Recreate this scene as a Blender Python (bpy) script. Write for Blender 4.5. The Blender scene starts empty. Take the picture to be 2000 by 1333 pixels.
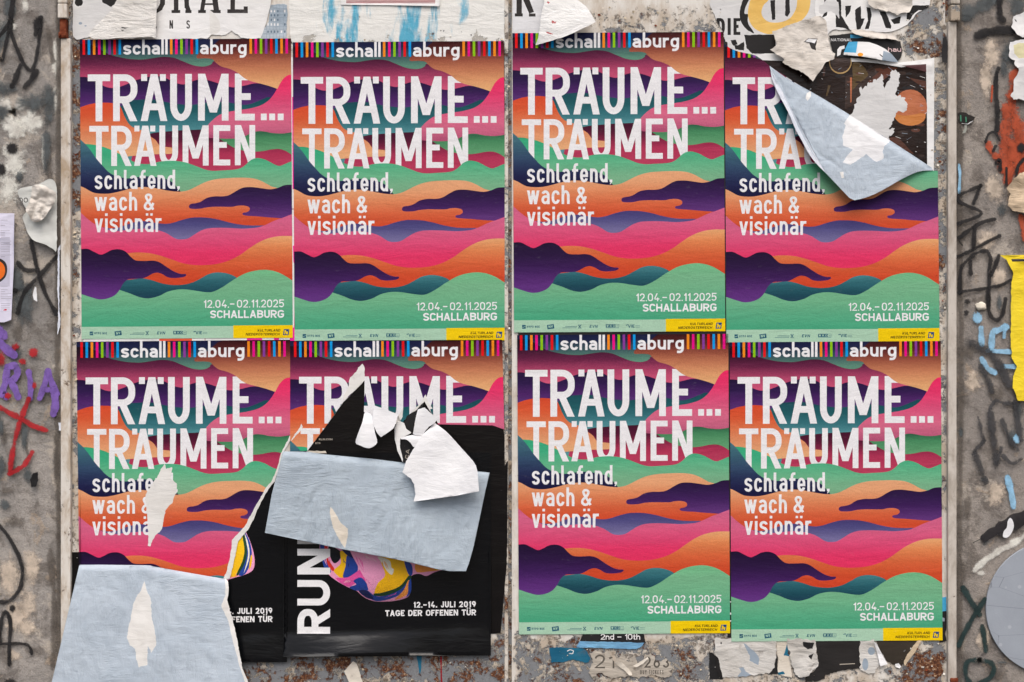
import bpy, bmesh, math, random
from mathutils import Vector, geometry, noise as mnoise

# ------------------------------------------------------------------ camera, sky, sun, exposure
SC = bpy.context.scene
COL = SC.collection
S = 0.00144            # metres per photograph pixel on the wall plane
D = 4.0                # camera to wall
ZC = 1.55              # height of the picture centre
cam_d = bpy.data.cameras.new('camera'); cam = bpy.data.objects.new('camera', cam_d); COL.objects.link(cam)
cam.location = (0, -D, ZC); cam.rotation_euler = (math.radians(90), 0, 0)
cam_d.sensor_width = 36.0; cam_d.lens = 36.0 * D / (2000 * S); cam_d.clip_end = 500.0; cam_d.clip_start = 0.05
SC.camera = cam
SUN_EL, SUN_AZ = math.radians(58), math.radians(-14)      # azimuth from the wall normal, negative = from the left
w = bpy.data.worlds.new("World"); SC.world = w; w.use_nodes = True
nt = w.node_tree; bg = nt.nodes['Background']
sky = nt.nodes.new('ShaderNodeTexSky'); sky.sky_type = 'NISHITA'; sky.sun_disc = False
sky.sun_elevation = SUN_EL; sky.sun_rotation = math.radians(180) + SUN_AZ
sky.air_density = 1.0; sky.dust_density = 6.0; sky.ozone_density = 0.6
nt.links.new(sky.outputs[0], bg.inputs[0]); bg.inputs[1].default_value = 0.10
sd = bpy.data.lights.new('sun', 'SUN'); sun = bpy.data.objects.new('sun', sd); COL.objects.link(sun)
sd.energy = 1.5; sd.angle = math.radians(48); sd.color = (1.0, 0.985, 0.97)
v = Vector((math.sin(SUN_AZ) * math.cos(SUN_EL), -math.cos(SUN_AZ) * math.cos(SUN_EL), math.sin(SUN_EL)))
sun.rotation_euler = v.to_track_quat('Z', 'Y').to_euler(); sun.location = v * 12 + Vector((0, 0, ZC))
SC.view_settings.view_transform = 'Standard'; SC.view_settings.look = 'None'
SC.view_settings.gamma = 1.0; SC.view_settings.use_curve_mapping = False
SC.view_settings.exposure = 0.43

# ------------------------------------------------------------------ small helpers
def lin(c):
    return tuple((x / 255 / 12.92) if x / 255 <= 0.04045 else ((x / 255 + 0.055) / 1.055) ** 2.4 for x in c[:3]) + (1.0,)

def wx(px): return (px - 1000.0) * S
def wz(py): return ZC + (666.5 - py) * S

def tag(o, label=None, cat=None, group=None, kind=None):
    if label: o['label'] = label
    if cat: o['category'] = cat
    if group: o['group'] = group
    if kind: o['kind'] = kind
    return o

def thing(name, label, cat, px, py, depth=0.0, rot=0.0, group=None):
    o = bpy.data.objects.new(name, None); COL.objects.link(o); o.empty_display_size = 0.03
    o.location = (wx(px), -depth, wz(py)); o.rotation_euler = (0, -rot, 0)
    return tag(o, label, cat, group)

def link_mesh(name, verts, faces, mats, fmat=None, parent=None, loc=None, smooth=False, uvs=None):
    me = bpy.data.meshes.new(name); me.from_pydata(verts, [], faces)
    for m in mats: me.materials.append(m)
    if fmat:
        for p, i in zip(me.polygons, fmat): p.material_index = i
    if smooth:
        for p in me.polygons: p.use_smooth = True
    if uvs:
        ul = me.uv_layers.new(name='UVMap')
        for lp in me.loops: ul.data[lp.index].uv = uvs[lp.vertex_index]
    me.update()
    o = bpy.data.objects.new(name, me); COL.objects.link(o)
    if parent: o.parent = parent
    if loc: o.location = loc
    return o

# ------------------------------------------------------------------ node materials
class NT:
    def __init__(s, name):
        s.m = bpy.data.materials.new(name); s.m.use_nodes = True
        s.t = s.m.node_tree; s.b = s.t.nodes['Principled BSDF']; s.out = s.t.nodes['Material Output']
    def n(s, typ, **kw):
        nd = s.t.nodes.new(typ)
        for k, val in kw.items():
            if k.startswith('i_'):
                key = k[2:]; key = int(key) if key.isdigit() else key
                s.put(nd.inputs[key], val)
            else: setattr(nd, k, val)
        return nd
    def put(s, inp, val):
        if isinstance(val, bpy.types.NodeSocket): s.t.links.new(val, inp)
        else: inp.default_value = val
    def math(s, op, a, b=0.0, c=None, clamp=False):
        nd = s.n('ShaderNodeMath', operation=op); nd.use_clamp = clamp
        s.put(nd.inputs[0], a); s.put(nd.inputs[1], b)
        if c is not None: s.put(nd.inputs[2], c)
        return nd.outputs[0]
    def mix(s, f, a, b, blend='MIX'):
        nd = s.n('ShaderNodeMix', data_type='RGBA', blend_type=blend)
        s.put(nd.inputs[0], f); s.put(nd.inputs[6], a); s.put(nd.inputs[7], b)
        return nd.outputs[2]
    def step(s, v, lo, hi, o0=0.0, o1=1.0):
        nd = s.n('ShaderNodeMapRange'); nd.interpolation_type = 'SMOOTHSTEP'
        s.put(nd.inputs[0], v); s.put(nd.inputs[1], lo); s.put(nd.inputs[2], hi); s.put(nd.inputs[3], o0); s.put(nd.inputs[4], o1)
        return nd.outputs[0]
    def ramp(s, v, stops):
        nd = s.n('ShaderNodeValToRGB'); e = nd.color_ramp.elements
        while len(e) < len(stops): e.new(0.5)
        for el, (p, c) in zip(e, stops): el.position = p; el.color = c
        s.put(nd.inputs[0], v); return nd.outputs[0]
    def pos(s, scale=(1, 1, 1), off=(0, 0, 0), rot=(0, 0, 0)):
        g = s.n('ShaderNodeNewGeometry'); mp = s.n('ShaderNodeMapping')
        s.t.links.new(g.outputs['Position'], mp.inputs[0]); mp.inputs['Scale'].default_value = scale; mp.inputs['Location'].default_value = off
        mp.inputs['Rotation'].default_value = rot
        return mp.outputs[0]
    def noise(s, vec, scale, detail=4, rough=0.55, dist=0.0):
        nd = s.n('ShaderNodeTexNoise'); s.put(nd.inputs['Vector'], vec)
        nd.inputs['Scale'].default_value = scale; nd.inputs['Detail'].default_value = detail
        nd.inputs['Roughness'].default_value = rough; nd.inputs['Distortion'].default_value = dist
        return nd.outputs[0]
    def vor(s, vec, scale, feature='F1', out='Distance'):
        nd = s.n('ShaderNodeTexVoronoi', feature=feature); s.put(nd.inputs['Vector'], vec); nd.inputs['Scale'].default_value = scale
        return nd.outputs[out]
    def bump(s, h, strength=0.3, dist=0.01, prev=None):
        nd = s.n('ShaderNodeBump'); nd.inputs['Strength'].default_value = strength; nd.inputs['Distance'].default_value = dist
        s.put(nd.inputs['Height'], h)
        if prev is not None: s.put(nd.inputs['Normal'], prev)
        return nd.outputs[0]
    def done(s, col, rough=0.6, spec=0.3, normal=None):
        s.put(s.b.inputs['Base Color'], col); s.put(s.b.inputs['Roughness'], rough); s.put(s.b.inputs['Specular IOR Level'], spec)
        if normal is not None: s.put(s.b.inputs['Normal'], normal)
        return s.m

def paper_bump(t, k=1.0):
    """creases, glue bubbles and fibre of pasted paper, in world space"""
    p = t.pos()
    a = t.noise(t.pos((5, 5, 16)), 1.6, 5, 0.6, 0.6)
    r = t.n('ShaderNodeTexNoise'); t.put(r.inputs['Vector'], t.pos((3, 3, 11))); r.inputs['Scale'].default_value = 2.2
    r.inputs['Detail'].default_value = 6; r.inputs['Roughness'].default_value = 0.55; r.inputs['Distortion'].default_value = 0.8
    ridge = t.math('ABSOLUTE', t.math('SUBTRACT', r.outputs[0], 0.5))
    ridge = t.step(ridge, 0.0, 0.03, 1.0, 0.0)
    f = t.noise(p, 320, 2, 0.6)
    b1 = t.bump(a, 0.16 * k, 0.02)
    b2 = t.bump(ridge, 0.04 * k, 0.001, b1)
    return t.bump(f, 0.16 * k, 0.0012, b2)

_pm = {}
def print_mat(name, stops, rough=0.55, grain=0.10, k=1.0, spec=0.10):
    """printed ink: a vertical artwork gradient (stops in poster pixels, sRGB) with the grain of the print"""
    if name in _pm: return _pm[name]
    t = NT(name)
    if len(stops) == 1: stops = [stops[0], (stops[0][0] + 100, stops[0][1])]
    tc = t.n('ShaderNodeTexCoord'); sx = t.n('ShaderNodeSeparateXYZ'); t.t.links.new(tc.outputs['Object'], sx.inputs[0])
    v0, v1 = stops[0][0], stops[-1][0]
    mr = t.n('ShaderNodeMapRange'); t.put(mr.inputs[0], sx.outputs[2]); mr.inputs[1].default_value = -v0 * S; mr.inputs[2].default_value = -v1 * S
    g = t.noise(t.pos(), 520, 2, 0.7)
    gg = t.math('MULTIPLY_ADD', t.math('SUBTRACT', g, 0.5), grain * 2.2, mr.outputs[0])
    col = t.ramp(gg, [((a - v0) / (v1 - v0), lin(c)) for a, c in stops])
    wear = t.noise(t.pos((1, 1, 2.5)), 34, 6, 0.7)
    col = t.mix(t.step(wear, 0.58, 0.85, 0.0, 0.10), col, lin((205, 200, 198)))
    g2 = t.noise(t.pos(), 380, 2, 0.7)
    col = t.mix(t.math('MULTIPLY', t.step(g2, 0.35, 0.7), 0.13), col, lin((15, 12, 20)))
    _pm[name] = t.done(col, rough, spec, paper_bump(t, k))
    return _pm[name]

def paper_mat(name, c, c2=None, rough=0.65, dirt=0.25, k=1.0, streak=0.0, streakc=(140, 152, 165), spec=0.2):
    if name in _pm: return _pm[name]
    t = NT(name)
    a = t.noise(t.pos(), 7, 5, 0.6); col = t.mix(t.step(a, 0.35, 0.75, 0, 1), lin(c), lin(c2 or tuple(x * 0.93 for x in c)))
    d = t.noise(t.pos((1, 1, 1)), 26, 7, 0.72, 0.4)
    col = t.mix(t.step(d, 0.55, 0.72, 0.0, dirt), col, lin((112, 102, 92)))
    nrm = paper_bump(t, k)
    if streak > 0:      # dried paste: soft rubbed wrinkles, mostly relief, the streaks tinted a little darker
        st = t.noise(t.pos((34, 34, 7), rot=(0, 0.28, 0)), 1.0, 8, 0.72, 1.6)
        s2 = t.noise(t.pos((7, 7, 40), rot=(0, -0.12, 0)), 1.0, 8, 0.72, 1.4)
        area = t.noise(t.pos((1.3, 1.3, 1.0), off=(3.1, 0, 1.7)), 5.5, 4, 0.55, 0.5)
        w_ = t.math('ADD', t.math('MULTIPLY', st, t.step(area, .40, .58)), t.math('MULTIPLY', s2, t.step(area, .54, .38, 0, 1)))
        m = t.math('MULTIPLY', t.step(st, 0.52, 0.68), t.step(area, 0.42, 0.60))
        col = t.mix(t.math('MULTIPLY', m, streak * .38), col, lin(streakc))
        bl = t.noise(t.pos(off=(1, 2, 3)), 9, 5, .6, .4); col = t.mix(t.step(bl, .5, .75, 0, .35 * streak), col, lin(tuple(x * .86 for x in c)))
        nrm = t.bump(w_, 0.44 * streak + .14, 0.010, nrm)
    _pm[name] = t.done(col, rough, spec, nrm)
    return _pm[name]

def glossy_mat(name, c, c2, rough=0.18, spec=0.5, k=1.0, scale=1.0, scuff=0.5):
    """black or dark gloss print on thin paper that has gone wavy with glue"""
    if name in _pm: return _pm[name]
    t = NT(name)
    a = t.noise(t.pos(), 5 * scale, 4, 0.6); col = t.mix(a, lin(c), lin(c2))
    d = t.noise(t.pos((1, 1, 1.6)), 60, 8, 0.8, 0.2)
    sc = t.step(d, 0.66, 0.73, 0.0, scuff)
    col = t.mix(sc, col, lin((170, 168, 165)))
    w1 = t.noise(t.pos((4, 4, 13)), 2.0 * scale, 4, 0.55, 1.0)
    n1 = t.bump(w1, 0.08 * k, 0.02)
    w2 = t.noise(t.pos((8, 8, 40)), 2.4 * scale, 3, 0.6, 0.6)
    n2 = t.bump(w2, 0.09 * k, 0.003, n1)
    _pm[name] = t.done(col, t.math('ADD', rough, t.math('MULTIPLY', sc, 0.5)), spec, n2)
    return _pm[name]

def spray_mat(name, c, soft=0.5, grain=0.35, opac=0.95, rough=0.75):
    """aerosol paint: dense core, speckled soft edge"""
    if name in _pm: return _pm[name]
    t = NT(name)
    uv = t.n('ShaderNodeUVMap'); sx = t.n('ShaderNodeSeparateXYZ'); t.t.links.new(uv.outputs[0], sx.inputs[0])
    base = t.step(sx.outputs[0], 1.0 - soft, 1.0, 1.0, 0.0)
    g = t.noise(t.pos(), 420, 3, 0.75); g2 = t.noise(t.pos(), 38, 6, 0.7)
    gg = t.math('ADD', t.math('MULTIPLY', t.math('SUBTRACT', g, 0.5), grain * 3.2), t.math('MULTIPLY', t.math('SUBTRACT', g2, 0.5), grain * 3.0))
    if soft > 0.8:      # thin overspray: patchy on the rough render
        g3 = t.noise(t.pos(), 26, 10, 0.82); gg = t.math('ADD', t.math('MULTIPLY', gg, .6), t.math('MULTIPLY', t.math('SUBTRACT', g3, 0.52), grain * 5.5))
    a = t.math('MULTIPLY', t.step(t.math('ADD', base, t.math('MULTIPLY', gg, t.step(base, 0, 0.15))), 0.25, 0.85), opac, clamp=True)
    f = t.noise(t.pos(), 300, 3, 0.6)
    col = t.mix(t.step(g2, 0.3, 0.7), lin(c), lin(tuple(min(255, x * 1.25 + 6) for x in c)))
    t.put(t.b.inputs['Alpha'], a)
    _pm[name] = t.done(col, rough, 0.2, t.bump(f, 0.4, 0.003))
    return _pm[name]

# ------------------------------------------------------------------ 2D tools
def smooth(pts, n=5, closed=False):
    out = []; m = len(pts)
    rng = range(m) if closed else range(m - 1)
    for i in rng:
        g = (lambda k: pts[k % m]) if closed else (lambda k: pts[max(0, min(m - 1, k))])
        p0, p1, p2, p3 = g(i - 1), g(i), g(i + 1), g(i + 2)
        for j in range(n):
            u = j / n; u2 = u * u; u3 = u2 * u
            out.append(tuple(0.5 * (2 * p1[k] + (p2[k] - p0[k]) * u + (2 * p0[k] - 5 * p1[k] + 4 * p2[k] - p3[k]) * u2 + (3 * p1[k] - p0[k] - 3 * p2[k] + p3[k]) * u3) for k in (0, 1)))
    if not closed: out.append(tuple(pts[-1]))
    return out

def torn(pts, amp=2.0, step=4.0, seed=1, straight=(), closed=True):
    """roughen the edges of an outline as torn paper; edges whose index is in `straight` stay cut"""
    rnd = random.Random(seed); out = []; n = len(pts)
    for i in range(n if closed else n - 1):
        a, b = pts[i], pts[(i + 1) % n]; L = math.hypot(b[0] - a[0], b[1] - a[1]); out.append(tuple(a))
        if i in straight or L < step * 1.5: continue
        k = int(L / step); nx, ny = -(b[1] - a[1]) / L, (b[0] - a[0]) / L; off = 0.0
        for j in range(1, k):
            off = off * 0.55 + rnd.uniform(-amp, amp) * 0.75
            u = (j + rnd.uniform(-.3, .3)) / k
            out.append((a[0] + (b[0] - a[0]) * u + nx * off, a[1] + (b[1] - a[1]) * u + ny * off))
    if not closed: out.append(tuple(pts[-1]))
    return out

def ellipse(cx, cy, rx, ry, n=28, a0=0, a1=360):
    return [(cx + rx * math.cos(math.radians(a0 + (a1 - a0) * i / n)), cy + ry * math.sin(math.radians(a0 + (a1 - a0) * i / n))) for i in range(n)]

def area2(p): return sum(p[i][0] * p[(i + 1) % len(p)][1] - p[(i + 1) % len(p)][0] * p[i][1] for i in range(len(p)))

def inside(p, poly):
    x, y = p; r = False; j = len(poly) - 1
    for i in range(len(poly)):
        xi, yi = poly[i]; xj, yj = poly[j]
        if (yi > y) != (yj > y) and x < (xj - xi) * (y - yi) / (yj - yi) + xi: r = not r
        j = i
    return r

def sheet(name, origin, layers, clip, root=None, grid=None, disp=None, depth=0.0, persp=False, label=None, cat=None, group=None, kind=None, sm=None):
    """one planar arrangement of printed shapes, cut by `clip`: topmost layer wins, no face overlaps another.
    layers: (polygon, material, part); parts become separate meshes ('a>b' = b under a)."""
    pts, edges = [], []
    def add(poly):
        i0 = len(pts); n = len(poly); pts.extend(Vector((p[0], p[1])) for p in poly)
        edges.extend((i0 + i, i0 + (i + 1) % n) for i in range(n))
    add(clip)
    for poly, m, part in layers: add(poly)
    CELL = 12.0; cells = {}
    for li, (poly, m, part) in enumerate(layers):
        q = [p[0] for p in poly]; r = [p[1] for p in poly]
        for i in range(int(max(min(q), -300) // CELL), int(min(max(q), 2300) // CELL) + 1):
            for j in range(int(max(min(r), -300) // CELL), int(min(max(r), 1700) // CELL) + 1): cells.setdefault((i, j), []).append(li)
    if grid:
        xs = [p[0] for p in clip]; ys = [p[1] for p in clip]; y = min(ys) + grid / 2; r = 0
        while y < max(ys):
            x = min(xs) + (grid / 2 if r % 2 else 0.3)
            while x < max(xs):
                if inside((x, y), clip): pts.append(Vector((x, y)))
                x += grid
            y += grid * 0.87; r += 1
    vc, _, fc, _, _, _ = geometry.delaunay_2d_cdt(pts, edges, [], 0, 1e-4, False)
    buckets = {}; ox, oy = origin; dz = depth
    for f in fc:
        c = (sum(vc[i][0] for i in f) / len(f), sum(vc[i][1] for i in f) / len(f))
        if not inside(c, clip): continue
        for li in reversed(cells.get((int(c[0] // CELL), int(c[1] // CELL)), ())):
            if inside(c, layers[li][0]):
                buckets.setdefault(layers[li][2], []).append((f, layers[li][1])); break
    made = {}
    for part in sorted(buckets, key=lambda q: (q.count('>'), q)):
        vm, verts, fs, fm, mats = {}, [], [], [], []
        for f, m in buckets[part]:
            ff = []
            for i in f:
                if i not in vm:
                    x, y = vc[i]; d = disp(x, y) if disp else 0.0
                    if persp:
                        k = 1 - (d + dz) / D; x, y = 1000 + (x - 1000) * k, 666.5 + (y - 666.5) * k
                    vm[i] = len(verts); verts.append(((x - ox) * S, -d, -(y - oy) * S))
                ff.append(vm[i])
            if m not in mats: mats.append(m)
            fs.append(ff); fm.append(mats.index(m))
        # faces wound to look at the viewer (-Y)
        out = []
        for ff in fs:
            a, b, c = (Vector(verts[q]) for q in ff[:3])
            out.append(ff if (b - a).cross(c - a).y < 0 else ff[::-1])
        bits = part.split('>'); par = root
        if len(bits) == 2 and bits[0] in made: par = made[bits[0]]
        o = link_mesh(bits[-1].split('#')[0] if root else name, verts, out, mats, fm, parent=par, smooth=bool(disp) if sm is None else sm)
        if not root:
            o.location = (wx(ox), -depth, wz(oy)); tag(o, label, cat, group, kind)
        made[part] = o
    return made

def scrap(name, label, cat, poly, m, depth, lift=0.0, seed=1, layers=(), group=None, grid=None, root=None, disp=None, kind=None):
    """a flat or curling piece of paper stuck on the wall; edges lift by `lift` metres"""
    cx = sum(p[0] for p in poly) / len(poly); cy = max(p[1] for p in poly)
    L = [(poly, m, 'paper')] + [(q, mm, 'paper' if len(r) == 0 else r[0]) for q, mm, *r in layers]
    if disp is None and lift > 0:
        ccx = (min(p[0] for p in poly) + max(p[0] for p in poly)) / 2; ccy = (min(p[1] for p in poly) + max(p[1] for p in poly)) / 2
        R = max(max(p[0] for p in poly) - ccx, max(p[1] for p in poly) - ccy, 1)
        def disp(x, y):
            r = math.hypot(x - ccx, y - ccy) / R
            n = 0.5 + 0.9 * mnoise.noise(Vector((x * 0.035 + seed, y * 0.035, seed * 1.7)))
            n2 = mnoise.noise(Vector((x * 0.11, y * 0.11 + seed, seed)))
            return 0.0006 + max(0.0, lift * (0.25 + 0.75 * r) * n + lift * 0.12 * n2)
    if grid is None and disp: grid = max(3.0, math.sqrt(abs(area2(poly)) / 2 / 260))
    multi = any(len(q) > 2 for q in layers)
    if multi and root is None:
        root = thing(name, label, cat, cx, cy, depth, group=group)
        sheet(name, (cx, cy), L, poly, root=root, grid=grid, disp=disp, depth=depth, persp=True); return root
    d = sheet(name, (cx, cy), L, poly, root=root, grid=grid, disp=disp, depth=depth, persp=True, label=label, cat=cat, group=group, kind=kind)
    return list(d.values())[0]

def spray(name, parent, origin, strokes, m, depth, label=None):
    """painted marks: every stroke a ribbon with round ends; UV.x runs from 0 on the centre line to 1 at the edge"""
    verts, faces, uvs = [], [], []; ox, oy = origin; d = depth
    def V(x, y, u):
        verts.append(((x - ox) * S, -d, -(y - oy) * S)); uvs.append((u, 0)); return len(verts) - 1
    for st in strokes:
        p, wd = st[0], st[1]; d += 0.00006
        if len(p) == 1:
            rx = wd / 2; ry = (st[2] if len(st) > 2 else wd) / 2; c = V(p[0][0], p[0][1], 0); n = 24
            ring = []
            for i in range(n):
                r = 1 + 0.10 * math.sin(3.1 * i + p[0][0]) + 0.06 * math.sin(7.7 * i + p[0][1])
                ring.append(V(p[0][0] + rx * r * math.cos(2 * math.pi * i / n), p[0][1] + ry * r * math.sin(2 * math.pi * i / n), 1))
            for i in range(n): faces.append((c, ring[i], ring[(i + 1) % n]))
            continue
        q = smooth(p, 6) if len(p) > 2 else [tuple(p[0][k] + (p[1][k] - p[0][k]) * i / 6 for k in (0, 1)) for i in range(7)]
        rows = []
        for i in range(len(q)):
            a, b = q[max(0, i - 1)], q[min(len(q) - 1, i + 1)]; L = math.hypot(b[0] - a[0], b[1] - a[1]) or 1
            nx, ny = -(b[1] - a[1]) / L, (b[0] - a[0]) / L; h = wd / 2 * (1 + 0.12 * math.sin(i * 0.9 + p[0][0]))
            rows.append((V(q[i][0] + nx * h, q[i][1] + ny * h, 1), V(q[i][0], q[i][1], 0), V(q[i][0] - nx * h, q[i][1] - ny * h, 1), nx, ny, h))
        for a, b in zip(rows, rows[1:]): faces += [(a[0], a[1], b[1], b[0]), (a[1], a[2], b[2], b[1])]
        for r, e, sgn in ((rows[0], q[0], 1), (rows[-1], q[-1], -1)):
            nx, ny, h = r[3:]; tx, ty = -ny * sgn, nx * sgn          # outward along the stroke
            arc = [r[0]] + [V(e[0] + h * (nx * math.cos(t) + tx * math.sin(t)), e[1] + h * (ny * math.cos(t) + ty * math.sin(t)), 1) for t in [math.pi * j / 6 for j in range(1, 6)]] + [r[2]]
            for i in range(6): faces.append((r[1], arc[i], arc[i + 1]))
    vv = [Vector(x) for x in verts]
    faces = [f if (vv[f[1]] - vv[f[0]]).cross(vv[f[2]] - vv[f[0]]).y < 0 else f[::-1] for f in faces]
    o = link_mesh(name, verts, faces, [m], parent=parent, uvs=uvs)
    if label: o['label'] = label
    return o

def box(name, x0, x1, y0, y1, d0, d1, m, parent=None, bevel=0.002, origin=None, seg=1, kind=None, rough=0.0):
    """box in picture pixels, depth in metres towards the viewer"""
    X0, X1, Z1, Z0 = wx(x0), wx(x1), wz(y0), wz(y1)
    ox, oz = (wx(origin[0]), wz(origin[1])) if origin else ((X0 + X1) / 2, Z0)
    bm = bmesh.new(); bmesh.ops.create_cube(bm, size=1)
    for vv in bm.verts:
        vv.co = Vector((X0 - ox if vv.co.x < 0 else X1 - ox, -d0 if vv.co.y > 0 else -d1, Z0 - oz if vv.co.z < 0 else Z1 - oz))
    if bevel: bmesh.ops.bevel(bm, geom=bm.edges[:], offset=bevel, segments=2, affect='EDGES', profile=0.6)
    me = bpy.data.meshes.new(name); bm.to_mesh(me); bm.free(); me.materials.append(m)
    o = bpy.data.objects.new(name, me); COL.objects.link(o)
    if parent: o.parent = parent
    else: o.location = (ox, 0, oz)
    if kind: o['kind'] = kind
    return o
# ------------------------------------------------------------------ a monoline grotesque, drawn as strokes
# x,y in 0..1 are centre-line limits; -1/2 outer left-bottom/right-top, 1.5 top of x-height, 1.8/-1.8 centre line of ascender/descender
_O = "M .5 1 Q 0 1 0 .7 L 0 .3 Q 0 0 .5 0 Q 1 0 1 .3 L 1 .7 Q 1 1 .5 1"
_S = "M 1 .80 Q 1 1 .5 1 Q 0 1 0 .76 Q 0 .57 .4 .53 L .6 .48 Q 1 .44 1 .24 Q 1 0 .5 0 Q 0 0 0 .2"
_U = "M 0 2 L 0 .3 Q 0 0 .5 0 Q 1 0 1 .3 L 1 2"
_A = "D 0 -1 .5 2 ; D 1 -1 .5 2 ; M .2 .27 L .8 .27"
_P = "M 0 -1 L 0 2 ; M 0 1 L .48 1 Q 1 1 1 .76 L 1 .68 Q 1 .45 .48 .45 L 0 .45"
_a = "M .02 .82 Q .08 1 .5 1 Q 1 1 1 .65 L 1 -1 ; M 1 .56 L .45 .56 Q 0 .56 0 .28 Q 0 0 .42 0 Q .95 0 1 .25"
_bl = " ; M %s .6 Q %s 1 .5 1 Q %s 1 %s .6 L %s .4 Q %s 0 .5 0 Q %s 0 %s .4"
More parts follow.
